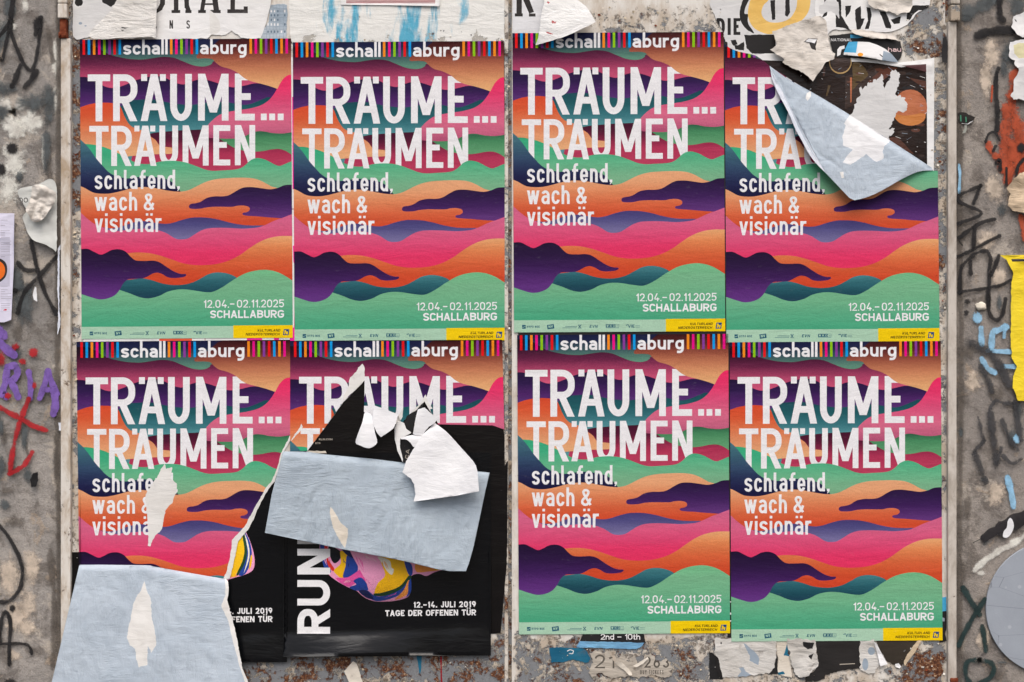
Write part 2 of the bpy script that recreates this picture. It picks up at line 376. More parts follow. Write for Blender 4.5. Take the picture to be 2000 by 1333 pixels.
GL = {
 'T': (.48, "M -1 1 L 2 1 ; M .5 1 L .5 -1"), 'R': (.52, _P + " ; D .42 .46 1 -1"), 'A': (.56, _A), 'U': (.48, _U),
 'M': (.66, "M 0 -1 L 0 2 ; M 1 -1 L 1 2 ; D 0 2 .5 .12 ; D 1 2 .5 .12"), 'E': (.43, "M 0 -1 L 0 2 ; M 0 1 L 2 1 ; M 0 .51 L .94 .51 ; M 0 0 L 2 0"),
 'N': (.52, "M 0 -1 L 0 2 ; M 1 -1 L 1 2 ; D 0 2 1 -1"), 'S': (.5, _S), 'C': (.5, "M 1 .78 Q 1 1 .5 1 Q 0 1 0 .7 L 0 .3 Q 0 0 .5 0 Q 1 0 1 .22"),
 'H': (.52, "M 0 -1 L 0 2 ; M 1 -1 L 1 2 ; M 0 .5 L 1 .5"), 'L': (.42, "M 0 2 L 0 0 L 2 0"),
 'B': (.52, "M 0 -1 L 0 2 ; M 0 1 L .5 1 Q .95 1 .95 .77 Q .95 .53 .5 .53 L 0 .53 ; M .5 .53 Q 1 .53 1 .27 Q 1 0 .5 0 L 0 0"),
 'G': (.54, "M 1 .8 Q 1 1 .5 1 Q 0 1 0 .7 L 0 .3 Q 0 0 .5 0 Q 1 0 1 .3 L 1 .46 L .5 .46"), 'K': (.52, "M 0 -1 L 0 2 ; D 1 2 .1 .3 ; D .38 .55 1 -1"),
 'O': (.54, _O), 'D': (.52, "M 0 -1 L 0 2 ; M 0 0 L .45 0 Q 1 0 1 .35 L 1 .65 Q 1 1 .45 1 L 0 1"), 'I': (0, "M .5 -1 L .5 2"),
 'F': (.42, "M 0 -1 L 0 2 ; M 0 1 L 2 1 ; M 0 .5 L .92 .5"), 'J': (.38, "M 1 2 L 1 .3 Q 1 0 .5 0 Q 0 0 0 .25"), 'P': (.5, _P),
 'Y': (.54, "D 0 2 .5 .4 ; D 1 2 .5 .4 ; M .5 .45 L .5 -1"), 'V': (.54, "D 0 2 .5 -1 ; D 1 2 .5 -1"), 'X': (.54, "D 0 2 1 -1 ; D 1 2 0 -1"),
 'W': (.84, "D 0 2 .27 -1 ; D .5 2 .27 -1 ; D .5 2 .73 -1 ; D 1 2 .73 -1"), 'Ä': (.56, _A + " ; S .02 2 ; S .98 2"),
 'Ü': (.5, _U + " ; S .1 3 ; S .9 3"), 'Ö': (.54, _O + " ; S .1 3 ; S .9 3"),
 '0': (.48, _O), '1': (.27, "M 1 -1 L 1 2 ; M 1 .94 L 0 .74"), '2': (.46, "M 0 .74 Q 0 1 .5 1 Q 1 1 1 .73 Q 1 .6 .82 .46 L 0 0 L 2 0"),
 '4': (.5, "M .74 -1 L .74 .45 ; D .62 2 .0 .28 ; M 0 .24 L 2 .24"), '5': (.46, "M 2 1 L .06 1 L .02 .52 Q .2 .63 .5 .63 Q 1 .63 1 .33 Q 1 0 .5 0 Q 0 0 0 .18"),
 '6': (.48, "M .8 1 Q .1 .75 0 .3 Q 0 0 .5 0 Q 1 0 1 .3 Q 1 .58 .5 .58 Q 0 .58 0 .3"), '3': (.46, "M 0 .8 Q 0 1 .5 1 Q 1 1 1 .77 Q 1 .53 .5 .53 ; M .5 .53 Q 1 .53 1 .27 Q 1 0 .5 0 Q 0 0 0 .2"),
 '7': (.46, "M -1 1 L 1 1 ; D 1 .97 .3 -1"), '9': (.48, "M 1 .7 Q 1 1 .5 1 Q 0 1 0 .7 Q 0 .42 .5 .42 Q 1 .42 1 .7 L .98 .62 Q .9 .3 .45 .02"),
 '.': (0, "S .5 -1"), ',': (0, "S .5 -1 ; D .75 -1 .2 -.22"), '–': (.42, "M -1 .46 L 2 .46"), '-': (.3, "M -1 .46 L 2 .46"), ' ': (.2, ""),
 '&': (.56, "M 1 -.02 L .28 .66 Q .14 .8 .14 .86 Q .14 1 .44 1 Q .74 1 .74 .85 Q .74 .7 .5 .58 L .3 .47 Q 0 .36 0 .2 Q 0 0 .42 0 Q .8 0 1 .44"),
 's': (.41, _S), 'c': (.41, "M 1 .72 Q 1 1 .5 1 Q 0 1 0 .6 L 0 .4 Q 0 0 .5 0 Q 1 0 1 .28"), 'h': (.41, "M 0 -1 L 0 2 ; M 0 .6 Q 0 1 .5 1 Q 1 1 1 .6 L 1 -1"),
 'a': (.42, _a), 'l': (0, "M .5 -1 L .5 2"), 'ł': (.2, "M 0 2 L 0 .22 Q 0 0 1 0 L 2 0"), 'f': (.32, "M 2 1.8 L .8 1.8 Q .35 1.8 .35 1.1 L .35 -1 ; M -1 .96 L 2 .96"),
 'e': (.42, "M 0 .47 L 1 .47 L 1 .62 Q 1 1 .5 1 Q 0 1 0 .6 L 0 .4 Q 0 0 .5 0 Q .92 0 .97 .24"), 'n': (.41, "M 0 -1 L 0 1.5 ; M 0 .6 Q 0 1 .5 1 Q 1 1 1 .6 L 1 -1"),
 'd': (.42, "M 1 -1 L 1 2" + _bl % (('1', '1', '0', '0') + ('0', '0', '1', '1'))), 'b': (.42, "M 0 -1 L 0 2" + _bl % (('0', '0', '1', '1') + ('1', '1', '0', '0'))),
 'g': (.42, "M 1 1.5 L 1 -.05 Q 1 -1.8 .5 -1.8 L .08 -1.8" + _bl % (('1', '1', '0', '0') + ('0', '0', '1', '1'))),
 'w': (.64, "D 0 1.5 .27 -1 ; D .5 1.5 .27 -1 ; D .5 1.5 .73 -1 ; D 1 1.5 .73 -1"), 'v': (.43, "D 0 1.5 .5 -1 ; D 1 1.5 .5 -1"), 'i': (0, "M .5 -1 L .5 1.5 ; S .5 2"),
 'o': (.42, "M .5 1 Q 0 1 0 .6 L 0 .4 Q 0 0 .5 0 Q 1 0 1 .4 L 1 .6 Q 1 1 .5 1"), 'ä': (.42, _a + " ; S .12 2 ; S .88 2"), 'r': (.3, "M 0 -1 L 0 1.5 ; M 0 .55 Q 0 1 .7 1 L 2 1"),
 'u': (.41, "M 0 1.5 L 0 .4 Q 0 0 .5 0 Q 1 0 1 .4 ; M 1 1.5 L 1 -1"), 't': (.28, "M .4 2 L .4 .25 Q .4 0 .8 0 L 2 0 ; M -1 .97 L 2 .97"),
}
def glyph(ch, x0, base, w, cap, xh, s, asc=None, desc=None, seg=5, shear=0.0):
    """convex pieces (picture coordinates, y down) of one character; x0 left edge, base = baseline y"""
    asc = asc or cap; desc = desc if desc is not None else -0.22 * cap
    H = xh if ch in 'schalłfendwviorbugätm' and ch not in '' else cap
    if ch in 't': asc = xh + (cap - xh) * 0.75
    out = []
    def my(y):
        if y == 2: return asc
        if y == 1.8: return asc - s / 2
        if y == 1.5: return H
        if y == -1: return 0.0
        if y == -1.8: return desc + s / 2
        return s / 2 + y * (H - s)
    def mx(x):
        if x == -1: return 0.0
        if x == 2: return w
        return s / 2 + x * (w - s)
    def emit(q): out.append([(x0 + a + shear * b, base - b) for a, b in q])
    for st in GL[ch][1].split(';'):
        tk = st.split()
        if not tk: continue
        if tk[0] == 'S':
            cx, yy = mx(float(tk[1])), float(tk[2]); h = s * (0.5 if yy == -1 else 0.46)
            if ch == 'Ä': h = s * 0.44; cx = h + (w * .96 - 2 * h) * float(tk[1])
            y0 = 0.0 if yy == -1 else (asc - 2 * h if yy == 2 else cap + s * 0.5)
            if ch == 'i': h = s / 2
            if ch == 'Ä': y0 = asc - 2.3 * h; emit([(cx - h, y0), (cx + h, y0), (cx + h, asc), (cx - h, asc)])
            else: emit([(cx - h, y0), (cx + h, y0), (cx + h, y0 + 2 * h), (cx - h, y0 + 2 * h)])
            continue
        if tk[0] == 'D':
            ax, ay, bx, by = map(float, tk[1:]); y0, y1 = my(ay), my(by)
            if ch == ',': y1 = -s * 0.75
            hx = s / 2 * 1.02
            for _ in range(4):
                if ch == ',' : xa, xb = w * .62, w * .2; hx = s * .2; break
                xa, xb = hx + ax * (w - 2 * hx), hx + bx * (w - 2 * hx)
                hx = min(s * 0.9, s / 2 * math.hypot(xb - xa, y1 - y0) / max(abs(y1 - y0), 1e-6))
            emit([(xa - hx, y0), (xa + hx, y0), (xb + hx, y1), (xb - hx, y1)]); continue
        pts = []; i = 0; cur = None
        while i < len(tk):
            if tk[i] in 'ML': cur = (mx(float(tk[i + 1])), my(float(tk[i + 2]))); pts.append(cur); i += 3
            else:
                c = (mx(float(tk[i + 1])), my(float(tk[i + 2]))); e = (mx(float(tk[i + 3])), my(float(tk[i + 4]))); k = 0.5523
                b1 = tuple(cur[j] + (c[j] - cur[j]) * k for j in (0, 1)); b2 = tuple(e[j] + (c[j] - e[j]) * k for j in (0, 1))
                for q in range(1, seg + 1):
                    u = q / seg; m_ = 1 - u
                    pts.append(tuple(m_ ** 3 * cur[j] + 3 * m_ * m_ * u * b1[j] + 3 * m_ * u * u * b2[j] + u ** 3 * e[j] for j in (0, 1)))
                cur = e; i += 5
        pp = [pts[0]]
        for p in pts[1:]:
            if math.hypot(p[0] - pp[-1][0], p[1] - pp[-1][1]) > 1e-3 * cap: pp.append(p)
        closed = math.hypot(pp[0][0] - pp[-1][0], pp[0][1] - pp[-1][1]) < 1e-3 * cap and len(pp) > 3
        if closed: pp = pp[:-1]
        n = len(pp); L, R = [], []
        for i in range(n):
            if closed: a, b, c = pp[i - 1], pp[i], pp[(i + 1) % n]
            else: a, b, c = pp[max(0, i - 1)], pp[i], pp[min(n - 1, i + 1)]
            def nrm(u, v):
                l = math.hypot(v[0] - u[0], v[1] - u[1]) or 1; return (-(v[1] - u[1]) / l, (v[0] - u[0]) / l)
            n1 = nrm(a, b) if (closed or i > 0) else nrm(b, c); n2 = nrm(b, c) if (closed or i < n - 1) else n1
            m = (n1[0] + n2[0], n1[1] + n2[1]); l = math.hypot(*m) or 1; m = (m[0] / l, m[1] / l)
            k = s / 2 / max(0.55, m[0] * n1[0] + m[1] * n1[1])
            L.append((b[0] + m[0] * k, b[1] + m[1] * k)); R.append((b[0] - m[0] * k, b[1] - m[1] * k))
        for i in range(n if closed else n - 1):
            j = (i + 1) % n; emit([L[i], L[j], R[j], R[i]])
    return out

def text(st, x0, x1, base, cap, s, xh=None, asc=None, gap=0.10, seg=4, shear=0.0, slope=0.0, spacew=None, desc=None):
    """set a line between x0 and x1: glyph widths stretch to fit"""
    xh = xh or cap * 0.73
    ws = [GL[c][0] * cap if GL[c][0] else s for c in st]
    if spacew: ws = [spacew * cap if c == ' ' else q for c, q in zip(st, ws)]
    fixed = sum(q for c, q in zip(st, ws) if not GL[c][0]) + gap * cap * (len(st) - 1)
    k = (x1 - x0 - fixed) / max(1e-6, sum(q for c, q in zip(st, ws) if GL[c][0]))
    out = []; x = x0
    for c, q in zip(st, ws):
        wd = q * k if GL[c][0] else q
        out += glyph(c, x, base - slope * (x - x0), wd, cap, xh, s, asc, desc, seg, shear); x += wd + gap * cap
    return out

def rot_polys(polys, cx, cy, deg):
    c, s_ = math.cos(math.radians(deg)), math.sin(math.radians(deg))
    return [[(cx + (x - cx) * c - (y - cy) * s_, cy + (x - cx) * s_ + (y - cy) * c) for x, y in p] for p in polys]
# ------------------------------------------------------------------ the landscape poster (412 x 584.5 picture pixels)
ROT = math.radians(0.35); PX, PY = 156.6, 78.6; PW, PH = 412.0, 584.0
def z1(p): return loc((130 + p[0] / 4.04, 50 + p[1] / 4.04))
def loc(p):
    dx, dy = p[0] - PX, p[1] - PY; c, s_ = math.cos(ROT), math.sin(ROT)
    return (dx * c - dy * s_, dx * s_ + dy * c)
def zy(y): return (y / 4.04 + 50) - PY         # z1 row -> poster row for the colour stops
K2 = 1252.4
def low(p): return [(x, y + K2) for x, y in p]

C_TOP = [(1168,285),(1220,325),(1290,345),(1350,375),(1400,415),(1450,440),(1520,458),(1600,480),(1665,503)]
F_TOP = [(1800,380),(1775,388),(1740,397),(1700,435),(1665,497),(1640,540),(1600,590),(1540,630),(1460,655),(1380,668),(1290,682),(1220,702),(1170,735),(1120,785),(1090,840)]
F_BOT = [(1090,840),(1110,882),(1170,892),(1230,895),(1290,896),(1340,893),(1400,880),(1440,860),(1500,838),(1560,838),(1620,850),(1700,855),(1775,845),(1800,840)]
art = {}
def below(top, n=5): return smooth(top, n) + [(1830, 2700), (80, 2700)]
art['sky'] = [(80, 60), (1830, 60), (1830, 2700), (80, 2700)]
art['plum'] = below([(80,150),(130,148),(194,152),(242,174),(293,206),(360,238),(470,263),(560,271),(620,270),(700,258),(770,250),(850,258),(920,285),(1000,316),(1070,327),(1120,320),(1150,303),(1168,285),(1300,290),(1830,400)])
art['purple_a'] = below([(80,409),(160,411),(220,437),(290,477),(350,496),(410,490),(480,465),(550,435),(640,410),(720,402),(790,420),(850,450),(920,468),(970,452),(1040,430),(1120,435),(1200,460),(1280,485),(1330,490),(1400,478),(1480,460),(1540,462),(1600,478),(1665,500),(1830,560)])
art['teal_a'] = below([(300,700),(430,640),(470,608),(510,594),(570,589),(640,585),(700,588),(780,605),(850,619),(900,624),(960,631),(1020,626),(1100,611),(1180,603),(1280,610),(1380,628),(1440,625),(1500,605),(1560,580),(1615,570),(1830,620)])
art['wine'] = below([(560,885),(660,857),(720,845),(800,838),(900,830),(1020,825),(1120,820),(1300,815),(1830,815)])
art['pink_a'] = smooth(F_TOP) + smooth(F_BOT)[1:]
art['green_a'] = smooth([(1205,893),(1260,896),(1340,893)]+F_BOT[6:]) + smooth([(1800,1035),(1775,1020),(1730,992),(1680,977),(1620,980),(1560,992),(1500,998),(1440,995),(1380,985),(1320,965),(1260,930),(1205,893)])[:-1]
art['orange_a'] = smooth([(80,662),(107,650),(180,625),(260,612),(340,612),(395,622),(430,648),(460,721),(497,782),(539,812),(600,832),(660,875),(703,905),(733,945),(760,958),(800,962),(840,968),(858,990),(838,1012),(760,1017),(697,1019),(600,1027),(497,1034),(440,1050)]) + [(440,1100),(80,1100)]
art['tan'] = smooth([(1030,240),(1034,262),(1100,262),(1150,268),(1168,285)])[:-1] + smooth(C_TOP)[:-1] + smooth([(1665,503),(1700,438),(1740,399),(1775,390),(1800,383)]) + [(1830,383),(1830,60),(1240,60)] + smooth([(1240,104),(1217,109),(1180,139),(1150,170),(1108,190),(1060,212),(1030,240)])[:-1]
art['mint_a'] = below([(80,938),(150,938),(210,942),(285,958),(351,982),(410,1010),(480,1050),(509,1066),(570,1090),(640,1096),(700,1086),(739,1076),(790,1071),(850,1070),(920,1078),(980,1095),(1040,1118),(1100,1140),(1160,1149),(1240,1145),(1320,1140),(1370,1130),(1410,1105),(1450,1068),(1490,1050),(1530,1050),(1580,1065),(1640,1097),(1680,1110),(1720,1097),(1775,1075),(1830,1070)])
art['navy'] = smooth([(80,870),(107,897),(150,937),(190,985),(240,1055),(289,1111),(331,1155),(382,1187),(450,1204),(489,1208),(569,1197),(630,1192),(691,1196),(776,1211),(824,1230),(857,1260),(904,1314)]) + [(904,1400),(80,1400)]
art['peach'] = below([(80,1258),(130,1277),(162,1293),(204,1316),(246,1327),(331,1329),(416,1313),(501,1290),(570,1279),(628,1277),(713,1287),(776,1300),(850,1311),(904,1313),(960,1303),(1010,1281),(1060,1255),(1120,1230),(1200,1212),(1300,1205),(1400,1203),(1480,1210),(1540,1230),(1600,1262),(1640,1278),(1830,1320)])
art['purple_b'] = smooth(low([(1830,0),(1782,5),(1720,10),(1670,30),(1610,42),(1550,35),(1470,25),(1400,28),(1350,50),(1290,85),(1240,97),(1170,98),(1110,110),(1060,140),(1020,152),(985,157),(968,172),(975,192),(1010,197),(1060,195),(1110,185),(1170,180),(1240,180),(1310,180),(1350,172),(1400,170),(1440,182),(1447,205),(1425,222),(1395,228),(1392,242),(1420,250),(1500,255),(1580,262),(1650,267),(1720,270),(1830,260)]))
art['pink_b'] = below([(80,1455),(115,1480),(162,1523),(225,1569),(290,1597),(340,1608),(560,1600),(800,1620),(1060,1600),(1300,1590),(1500,1590),(1560,1580),(1640,1543),(1720,1514),(1782,1490),(1830,1475)])
art['slate'] = smooth([(285,1594),(340,1602),(408,1597),(459,1580),(510,1562),(565,1548),(620,1546),(688,1556),(777,1567),(840,1559),(900,1540),(968,1522),(1020,1516),(1110,1518),(1200,1533),(1290,1557),(1380,1574),(1460,1580),(1560,1579)]) + smooth([(1545,1586),(1500,1597),(1400,1605),(1300,1600),(1200,1598),(1120,1603),(1060,1622),(1010,1652),(960,1682),(910,1690),(860,1683),(798,1645),(755,1627),(713,1616),(628,1605),(544,1610),(459,1618),(400,1624),(331,1614),(285,1594)])[:-1]
art['orange_b'] = below(low([(400,700),(470,560),(500,545),(560,540),(650,545),(740,565),(830,595),(920,625),(1000,638),(1080,640),(1180,632),(1280,605),(1370,560),(1440,510),(1510,465),(1590,430),(1680,412),(1782,411),(1830,415)]))
art['teal_b'] = smooth(low([(350,900),(390,800),(440,762),(480,757),(540,750),(610,745),(680,760),(760,785),(850,797),(930,793),(1000,775),(1060,745),(1120,712),(1180,698),(1240,700),(1300,715),(1345,740),(1400,800)])) + low([(1400,960),(350,960)])
art['mint_b'] = below(low([(80,820),(120,830),(200,840),(260,845),(330,835),(390,826),(425,837),(500,862),(570,890),(630,902),(680,898),(740,880),(800,850),(880,832),(960,833),(1040,845),(1110,854),(1160,849),(1230,815),(1300,768),(1345,740),(1400,710),(1460,690),(1530,678),(1590,678),(1650,690),(1710,715),(1785,762),(1830,790)]))
art['purple_c'] = smooth(low([(80,520),(117,514),(170,512),(220,535),(270,557),(310,545),(360,520),(420,515),(470,535),(510,575),(550,603),(620,607),(690,605),(740,620),(800,660),(860,695),(910,710),(940,710),(945,722),(920,735),(850,742),(800,735),(760,712),(720,700),(680,708),(640,730),(600,745),(540,748),(490,752),(450,785),(420,838),(380,880),(320,905),(260,910),(200,895),(120,868),(80,850)]))
GRAD = {
 'sky': [(100,(22,26,66)),(160,(30,38,78)),(230,(62,92,100)),(320,(98,150,128))],
 'plum': [(145,(20,10,24)),(200,(42,10,36)),(250,(78,22,56)),(310,(112,36,76)),(400,(182,70,110)),(490,(214,88,126))],
 'purple_a': [(405,(38,20,62)),(500,(52,26,84)),(580,(84,38,112)),(650,(94,54,126))],
 'teal_a': [(590,(24,82,94)),(680,(32,98,106)),(760,(56,122,132)),(840,(84,150,158))],
 'wine': [(830,(72,16,46)),(900,(92,22,56)),(960,(140,38,74)),(1030,(186,54,92)),(1120,(192,64,98))],
 'pink_a': [(388,(248,40,104)),(520,(238,58,114)),(640,(226,84,130)),(750,(222,108,142)),(830,(208,104,138)),(890,(184,84,122))],
 'green_a': [(840,(44,100,74)),(900,(72,144,98)),(1000,(100,166,118))],
 'orange_a': [(612,(224,78,44)),(720,(224,94,54)),(800,(226,122,78)),(900,(228,150,106)),(1010,(234,176,126))],
 'tan': [(105,(52,12,18)),(200,(106,44,42)),(260,(158,84,64)),(340,(200,126,90)),(420,(222,156,108)),(495,(234,178,122))],
 'mint_a': [(938,(52,176,130)),(1040,(66,180,134)),(1140,(100,186,142)),(1250,(124,184,144)),(1310,(124,178,140))],
 'navy': [(895,(74,128,140)),(990,(62,106,124)),(1090,(54,82,114)),(1180,(42,56,96)),(1250,(32,34,80)),(1325,(24,24,66))],
 'peach': [(1205,(234,172,128)),(1290,(232,166,120)),(1380,(228,138,92)),(1470,(222,104,64)),(1560,(216,78,44))],
 'purple_b': [(1255,(42,18,62)),(1340,(52,26,80)),(1420,(70,34,100)),(1515,(102,56,130))],
 'pink_b': [(1480,(214,104,146)),(1600,(222,100,140)),(1720,(228,76,124)),(1800,(234,56,108)),(1890,(238,52,102))],
 'slate': [(1516,(74,64,124)),(1580,(84,80,138)),(1690,(126,120,168))],
 'orange_b': [(1663,(236,176,120)),(1760,(230,138,84)),(1860,(222,104,60)),(1960,(216,80,44)),(2040,(216,72,40))],
 'teal_b': [(1950,(72,138,146)),(2030,(44,106,118)),(2110,(26,78,94)),(2155,(30,70,92))],
 'mint_b': [(1930,(116,194,142)),(2040,(122,186,144)),(2150,(114,184,142)),(2260,(92,178,138)),(2380,(70,172,132))],
 'purple_c': [(1765,(34,16,54)),(1880,(48,22,72)),(1990,(70,32,100)),(2090,(98,48,130)),(2160,(106,56,140))],
}
def deep(c):
    g_ = .3 * c[0] + .55 * c[1] + .15 * c[2]; return tuple(255 * ((x * .93 + g_ * .07) / 255) ** 1.07 * .985 for x in c)      # ink dries darker than the proof
AM = {k: print_mat('print_' + k, [(zy(y), deep(c)) for y, c in st], grain=.16) for k, st in GRAD.items()}
M_WHITE = print_mat('print_white', [(0, (233, 233, 236))], grain=0.0)
STR = {'r': (222, 16, 22), 'b': (10, 150, 224), 'o': (238, 138, 28), 'p': (228, 8, 132), 'g': (136, 192, 18), 'v': (132, 58, 150)}
SM = {k: print_mat('print_stripe_' + n, [(0, STR[k])], grain=0.0) for k, n in zip('rbopgv', ('red', 'blue', 'orange', 'pink', 'green', 'violet'))}
M_STRIP = print_mat('print_pale_green', [(0, (166, 203, 178))], grain=0.0)
M_YEL = print_mat('print_yellow', [(0, (238, 202, 6))], grain=0.0)
M_PETROL = print_mat('print_petrol', [(0, (22, 84, 110))], grain=0.0)
M_INK = print_mat('print_black', [(0, (26, 24, 14))], grain=0.0)
M_NBLUE = print_mat('print_blue', [(0, (22, 72, 128))], grain=0.0)

def poster_layers():
    L = []
    def shape(k): L.append(([z1(p) for p in art[k]], AM[k], 'artwork'))
    def put(polys, m, part):
        for q in polys: L.append(([loc(p) for p in q], m, part))
    def zput(polys, m, part):
        for q in polys: L.append(([z1(p) for p in q], m, part))
    for k in ('sky', 'plum', 'purple_a', 'teal_a', 'wine', 'pink_a', 'green_a', 'orange_a'): shape(k)
    ti = 'title_lettering'
    def row(items, cap, base0, sl, s_):
        for ch, a, b in items:
            zput(glyph(ch, a, base0 - sl * (a - 170), b - a, cap, cap, s_, seg=8), M_WHITE, ti)
    row([('T',170,347),('R',370,561),('Ä',588,797),('U',820,991),('M',1040,1280),('E',1330,1487)], 370, 759, .0061, 53)
    for x in (1535, 1601, 1668): zput([[(x, 698), (x + 46, 698), (x + 46, 750), (x, 750)]], M_WHITE, ti)
    row([('U',735,882),('M',918,1123),('E',1160,1294),('N',1330,1490)], 317, 1112, .0061, 45.5)
    shape('tan'); shape('mint_a')
    row([('T',182,334)], 317, 1112, .0061, 45.5)
    shape('navy')
    row([('R',355,517),('Ä',535,712)], 317, 1112, .0061, 45.5)
    for k in ('peach', 'purple_b', 'pink_b', 'slate', 'orange_b', 'teal_b', 'mint_b', 'purple_c'): shape(k)
    su = 'subtitle_lettering'
    kw = dict(xh=26.9, seg=5, slope=.006)
    put(text('schłafend,', 185.6, 351.7, 370.3, 37.3, 5.1, gap=.105, **kw), M_WHITE, su + '#1')
    put(text('wach', 185.2, 268.4, 412.4, 36.6, 5.1, gap=.105, **kw), M_WHITE, su + '#2')
    put(text('&', 281.2, 302.3, 411.9, 33.4, 4.8, seg=5), M_WHITE, su + '#3')
    put(text('visionär', 185.2, 316.0, 454.4, 36.6, 5.1, gap=.105, **kw), M_WHITE, su + '#4')
    # header: coloured stripes and the name between them
    def strip(x, cols):
        for i, c in enumerate(cols):
            a = x - PX + i * 10.03; L.append(([(a, -1), (a + 4.9, -1), (a + 4.9, 29.4), (a, 29.4)], SM[c], 'stripe_band#%d' % x))
    strip(161.9, 'rbopgvrb'); strip(332.4, 'opgvrb'); strip(487.6, 'opgvrbop')
    he = 'header_lettering'
    put(text('schall', 241.3, 328.0, 107.7, 32, 4.8, xh=18.8, gap=.085, slope=.006, asc=32), M_WHITE, he + '#a')
    put(text('aburg', 391.2, 482.0, 106.8, 32, 4.8, xh=18.8, gap=.10, slope=.006, asc=32, desc=-7.2), M_WHITE, he + '#b')
    da = 'date_lettering'
    put(text('12.04.– 02.11.2025', 397.8, 555.0, 601.9, 15.4, 2.15, gap=.13, slope=.008, seg=4, spacew=.05), M_WHITE, da)
    put(text('SCHALLABURG', 411.0, 555.2, 622.0, 15.3, 3.0, gap=.10, slope=.006, seg=4), M_WHITE, da)
    # sponsor strip and organiser panel
    L.append(([(-9, 560.4), (430, 560.4), (430, 600), (-9, 600)], M_STRIP, 'sponsor_strip'))
    L.append(([(296.0, 559.4), (430, 559.4), (430, 600), (296.0, 600)], M_YEL, 'organiser_panel'))
    sp = 'sponsor_strip>sponsor_logo#%d'
    put([[(175.8, 648), (182.8, 648), (182.8, 655.4), (175.8, 655.4)]], M_PETROL, sp % 1)
    put([[(176.4, 652.3), (179.5, 651.6), (182.3, 649.9), (182.3, 650.7), (179.8, 652.4), (176.4, 653.2)]], M_STRIP, sp % 1)
    put(text('HYPO NOE', 185, 210, 653.6, 4.3, .85, gap=.18, seg=2), M_PETROL, sp % 1)
    put([[(224.2, 648), (237.4, 646.2), (238.6, 654.8), (225.4, 656.6)]], M_PETROL, sp % 2)
    put(rot_polys(text('NV', 227.2, 235.8, 653.6, 4.9, 1.1, gap=.15, seg=2), 231, 651, -7), M_STRIP, sp % 2)
    for x0_, x1_, y in ((260, 283, 650.3), (254.6, 283, 653.0)):
        x = x0_
        while x < x1_ - .6: put([[(x, y), (x + 1.1, y), (x + 1.1, y + 1.25), (x, y + 1.25)]], M_PETROL, sp % 3); x += 1.55
    put(text('X', 285.2, 291.2, 654.0, 5.6, 1.3, seg=2), M_PETROL, sp % 3)
    put([[(284.6, 647.6), (291.8, 647.6), (291.8, 648.2), (284.6, 648.2)], [(284.6, 654.2), (291.8, 654.2), (291.8, 654.8), (284.6, 654.8)]], M_PETROL, sp % 3)
    put(text('EVN', 307.0, 322.4, 653.6, 5.7, 1.15, gap=.14, seg=2, shear=.22), M_PETROL, sp % 4)
    put([[(339, 646.8), (358, 646.8), (358, 653.0), (339, 653.0)], [(358.4, 646.8), (364.8, 646.8), (364.8, 647.3), (358.4, 647.3)], [(358.4, 652.5), (364.8, 652.5), (364.8, 653), (358.4, 653)], [(364.3, 647.3), (364.8, 647.3), (364.8, 652.5), (364.3, 652.5)], [(339, 653.7), (364.8, 653.7), (364.8, 654.2), (339, 654.2)], [(360, 649.6), (363, 649.6), (363, 650.3), (360, 650.3)]], M_PETROL, sp % 5)
    for c, x in (('W', 340.2), ('K', 346.9), ('O', 352.8)): put(text(c, x, x + 4.4, 651.9, 4.1, .85, seg=2), M_STRIP, sp % 5)
    put(text('VIE', 382.5, 395.2, 653.4, 6.2, 1.25, gap=.14, seg=2), M_PETROL, sp % 6)
    put([[(377.6, 648.3), (382.4, 646.6), (383, 648.0), (380.5, 648.6), (380, 650.1), (379.2, 648.9)]], M_PETROL, sp % 6)
    for y in (649.0, 651.8):
        for x in (397, 398.8, 400.6, 402.4, 404.2): put([[(x, y), (x + 1.1, y), (x + 1.1, y + 1.0), (x, y + 1.0)]], M_PETROL, sp % 6)
    og = 'organiser_panel>organiser_lettering'
    put(text('KULTURLAND', 503.2, 547.4, 648.3, 4.9, 1.0, gap=.15, seg=2, shear=.2, slope=.006), M_INK, og)
    put(text('NIEDERÖSTERREICH', 480.0, 546.2, 655.9, 4.9, 1.0, gap=.14, seg=2, shear=.2, slope=.006), M_INK, og)
    em = 'organiser_panel>emblem'
    put([[(554.8, 643.4), (565.6, 643.2), (564.2, 655.1), (553.0, 655.3)]], M_NBLUE, em)
    put(text('N', 555.4, 562.4, 653.6, 8.3, 2.1, seg=2, shear=.1), M_YEL, em)
    put([[(560.8, 645.2), (563.4, 645.2), (563.0, 648.0), (560.5, 648.0)]], M_NBLUE, em)
    return L
PL = poster_layers()
FULL = [(0, 0), (PW, 0), (PW, PH), (0, PH)]
def poster(label, px, py, depth, clip=None, group='colourful landscape exhibition posters', rot=ROT):
    r = thing('exhibition_poster', label, 'poster', px, py, depth, rot, group)
    sheet('exhibition_poster', (0, 0), PL, clip or FULL, root=r); return r
def copy_tree(o, parent=None):
    c = o.copy(); COL.objects.link(c); c.parent = parent
    for ch in o.children: copy_tree(ch, c)
    return c
def attach(child, root):
    child.parent = root; child.matrix_parent_inverse = root.matrix_basis.inverted(); return child
def to_local(px, py, ox, oy, rot=ROT):
    dx, dy = px - ox, py - oy; return (dx * math.cos(rot) - dy * math.sin(rot), dx * math.sin(rot) + dy * math.cos(rot))

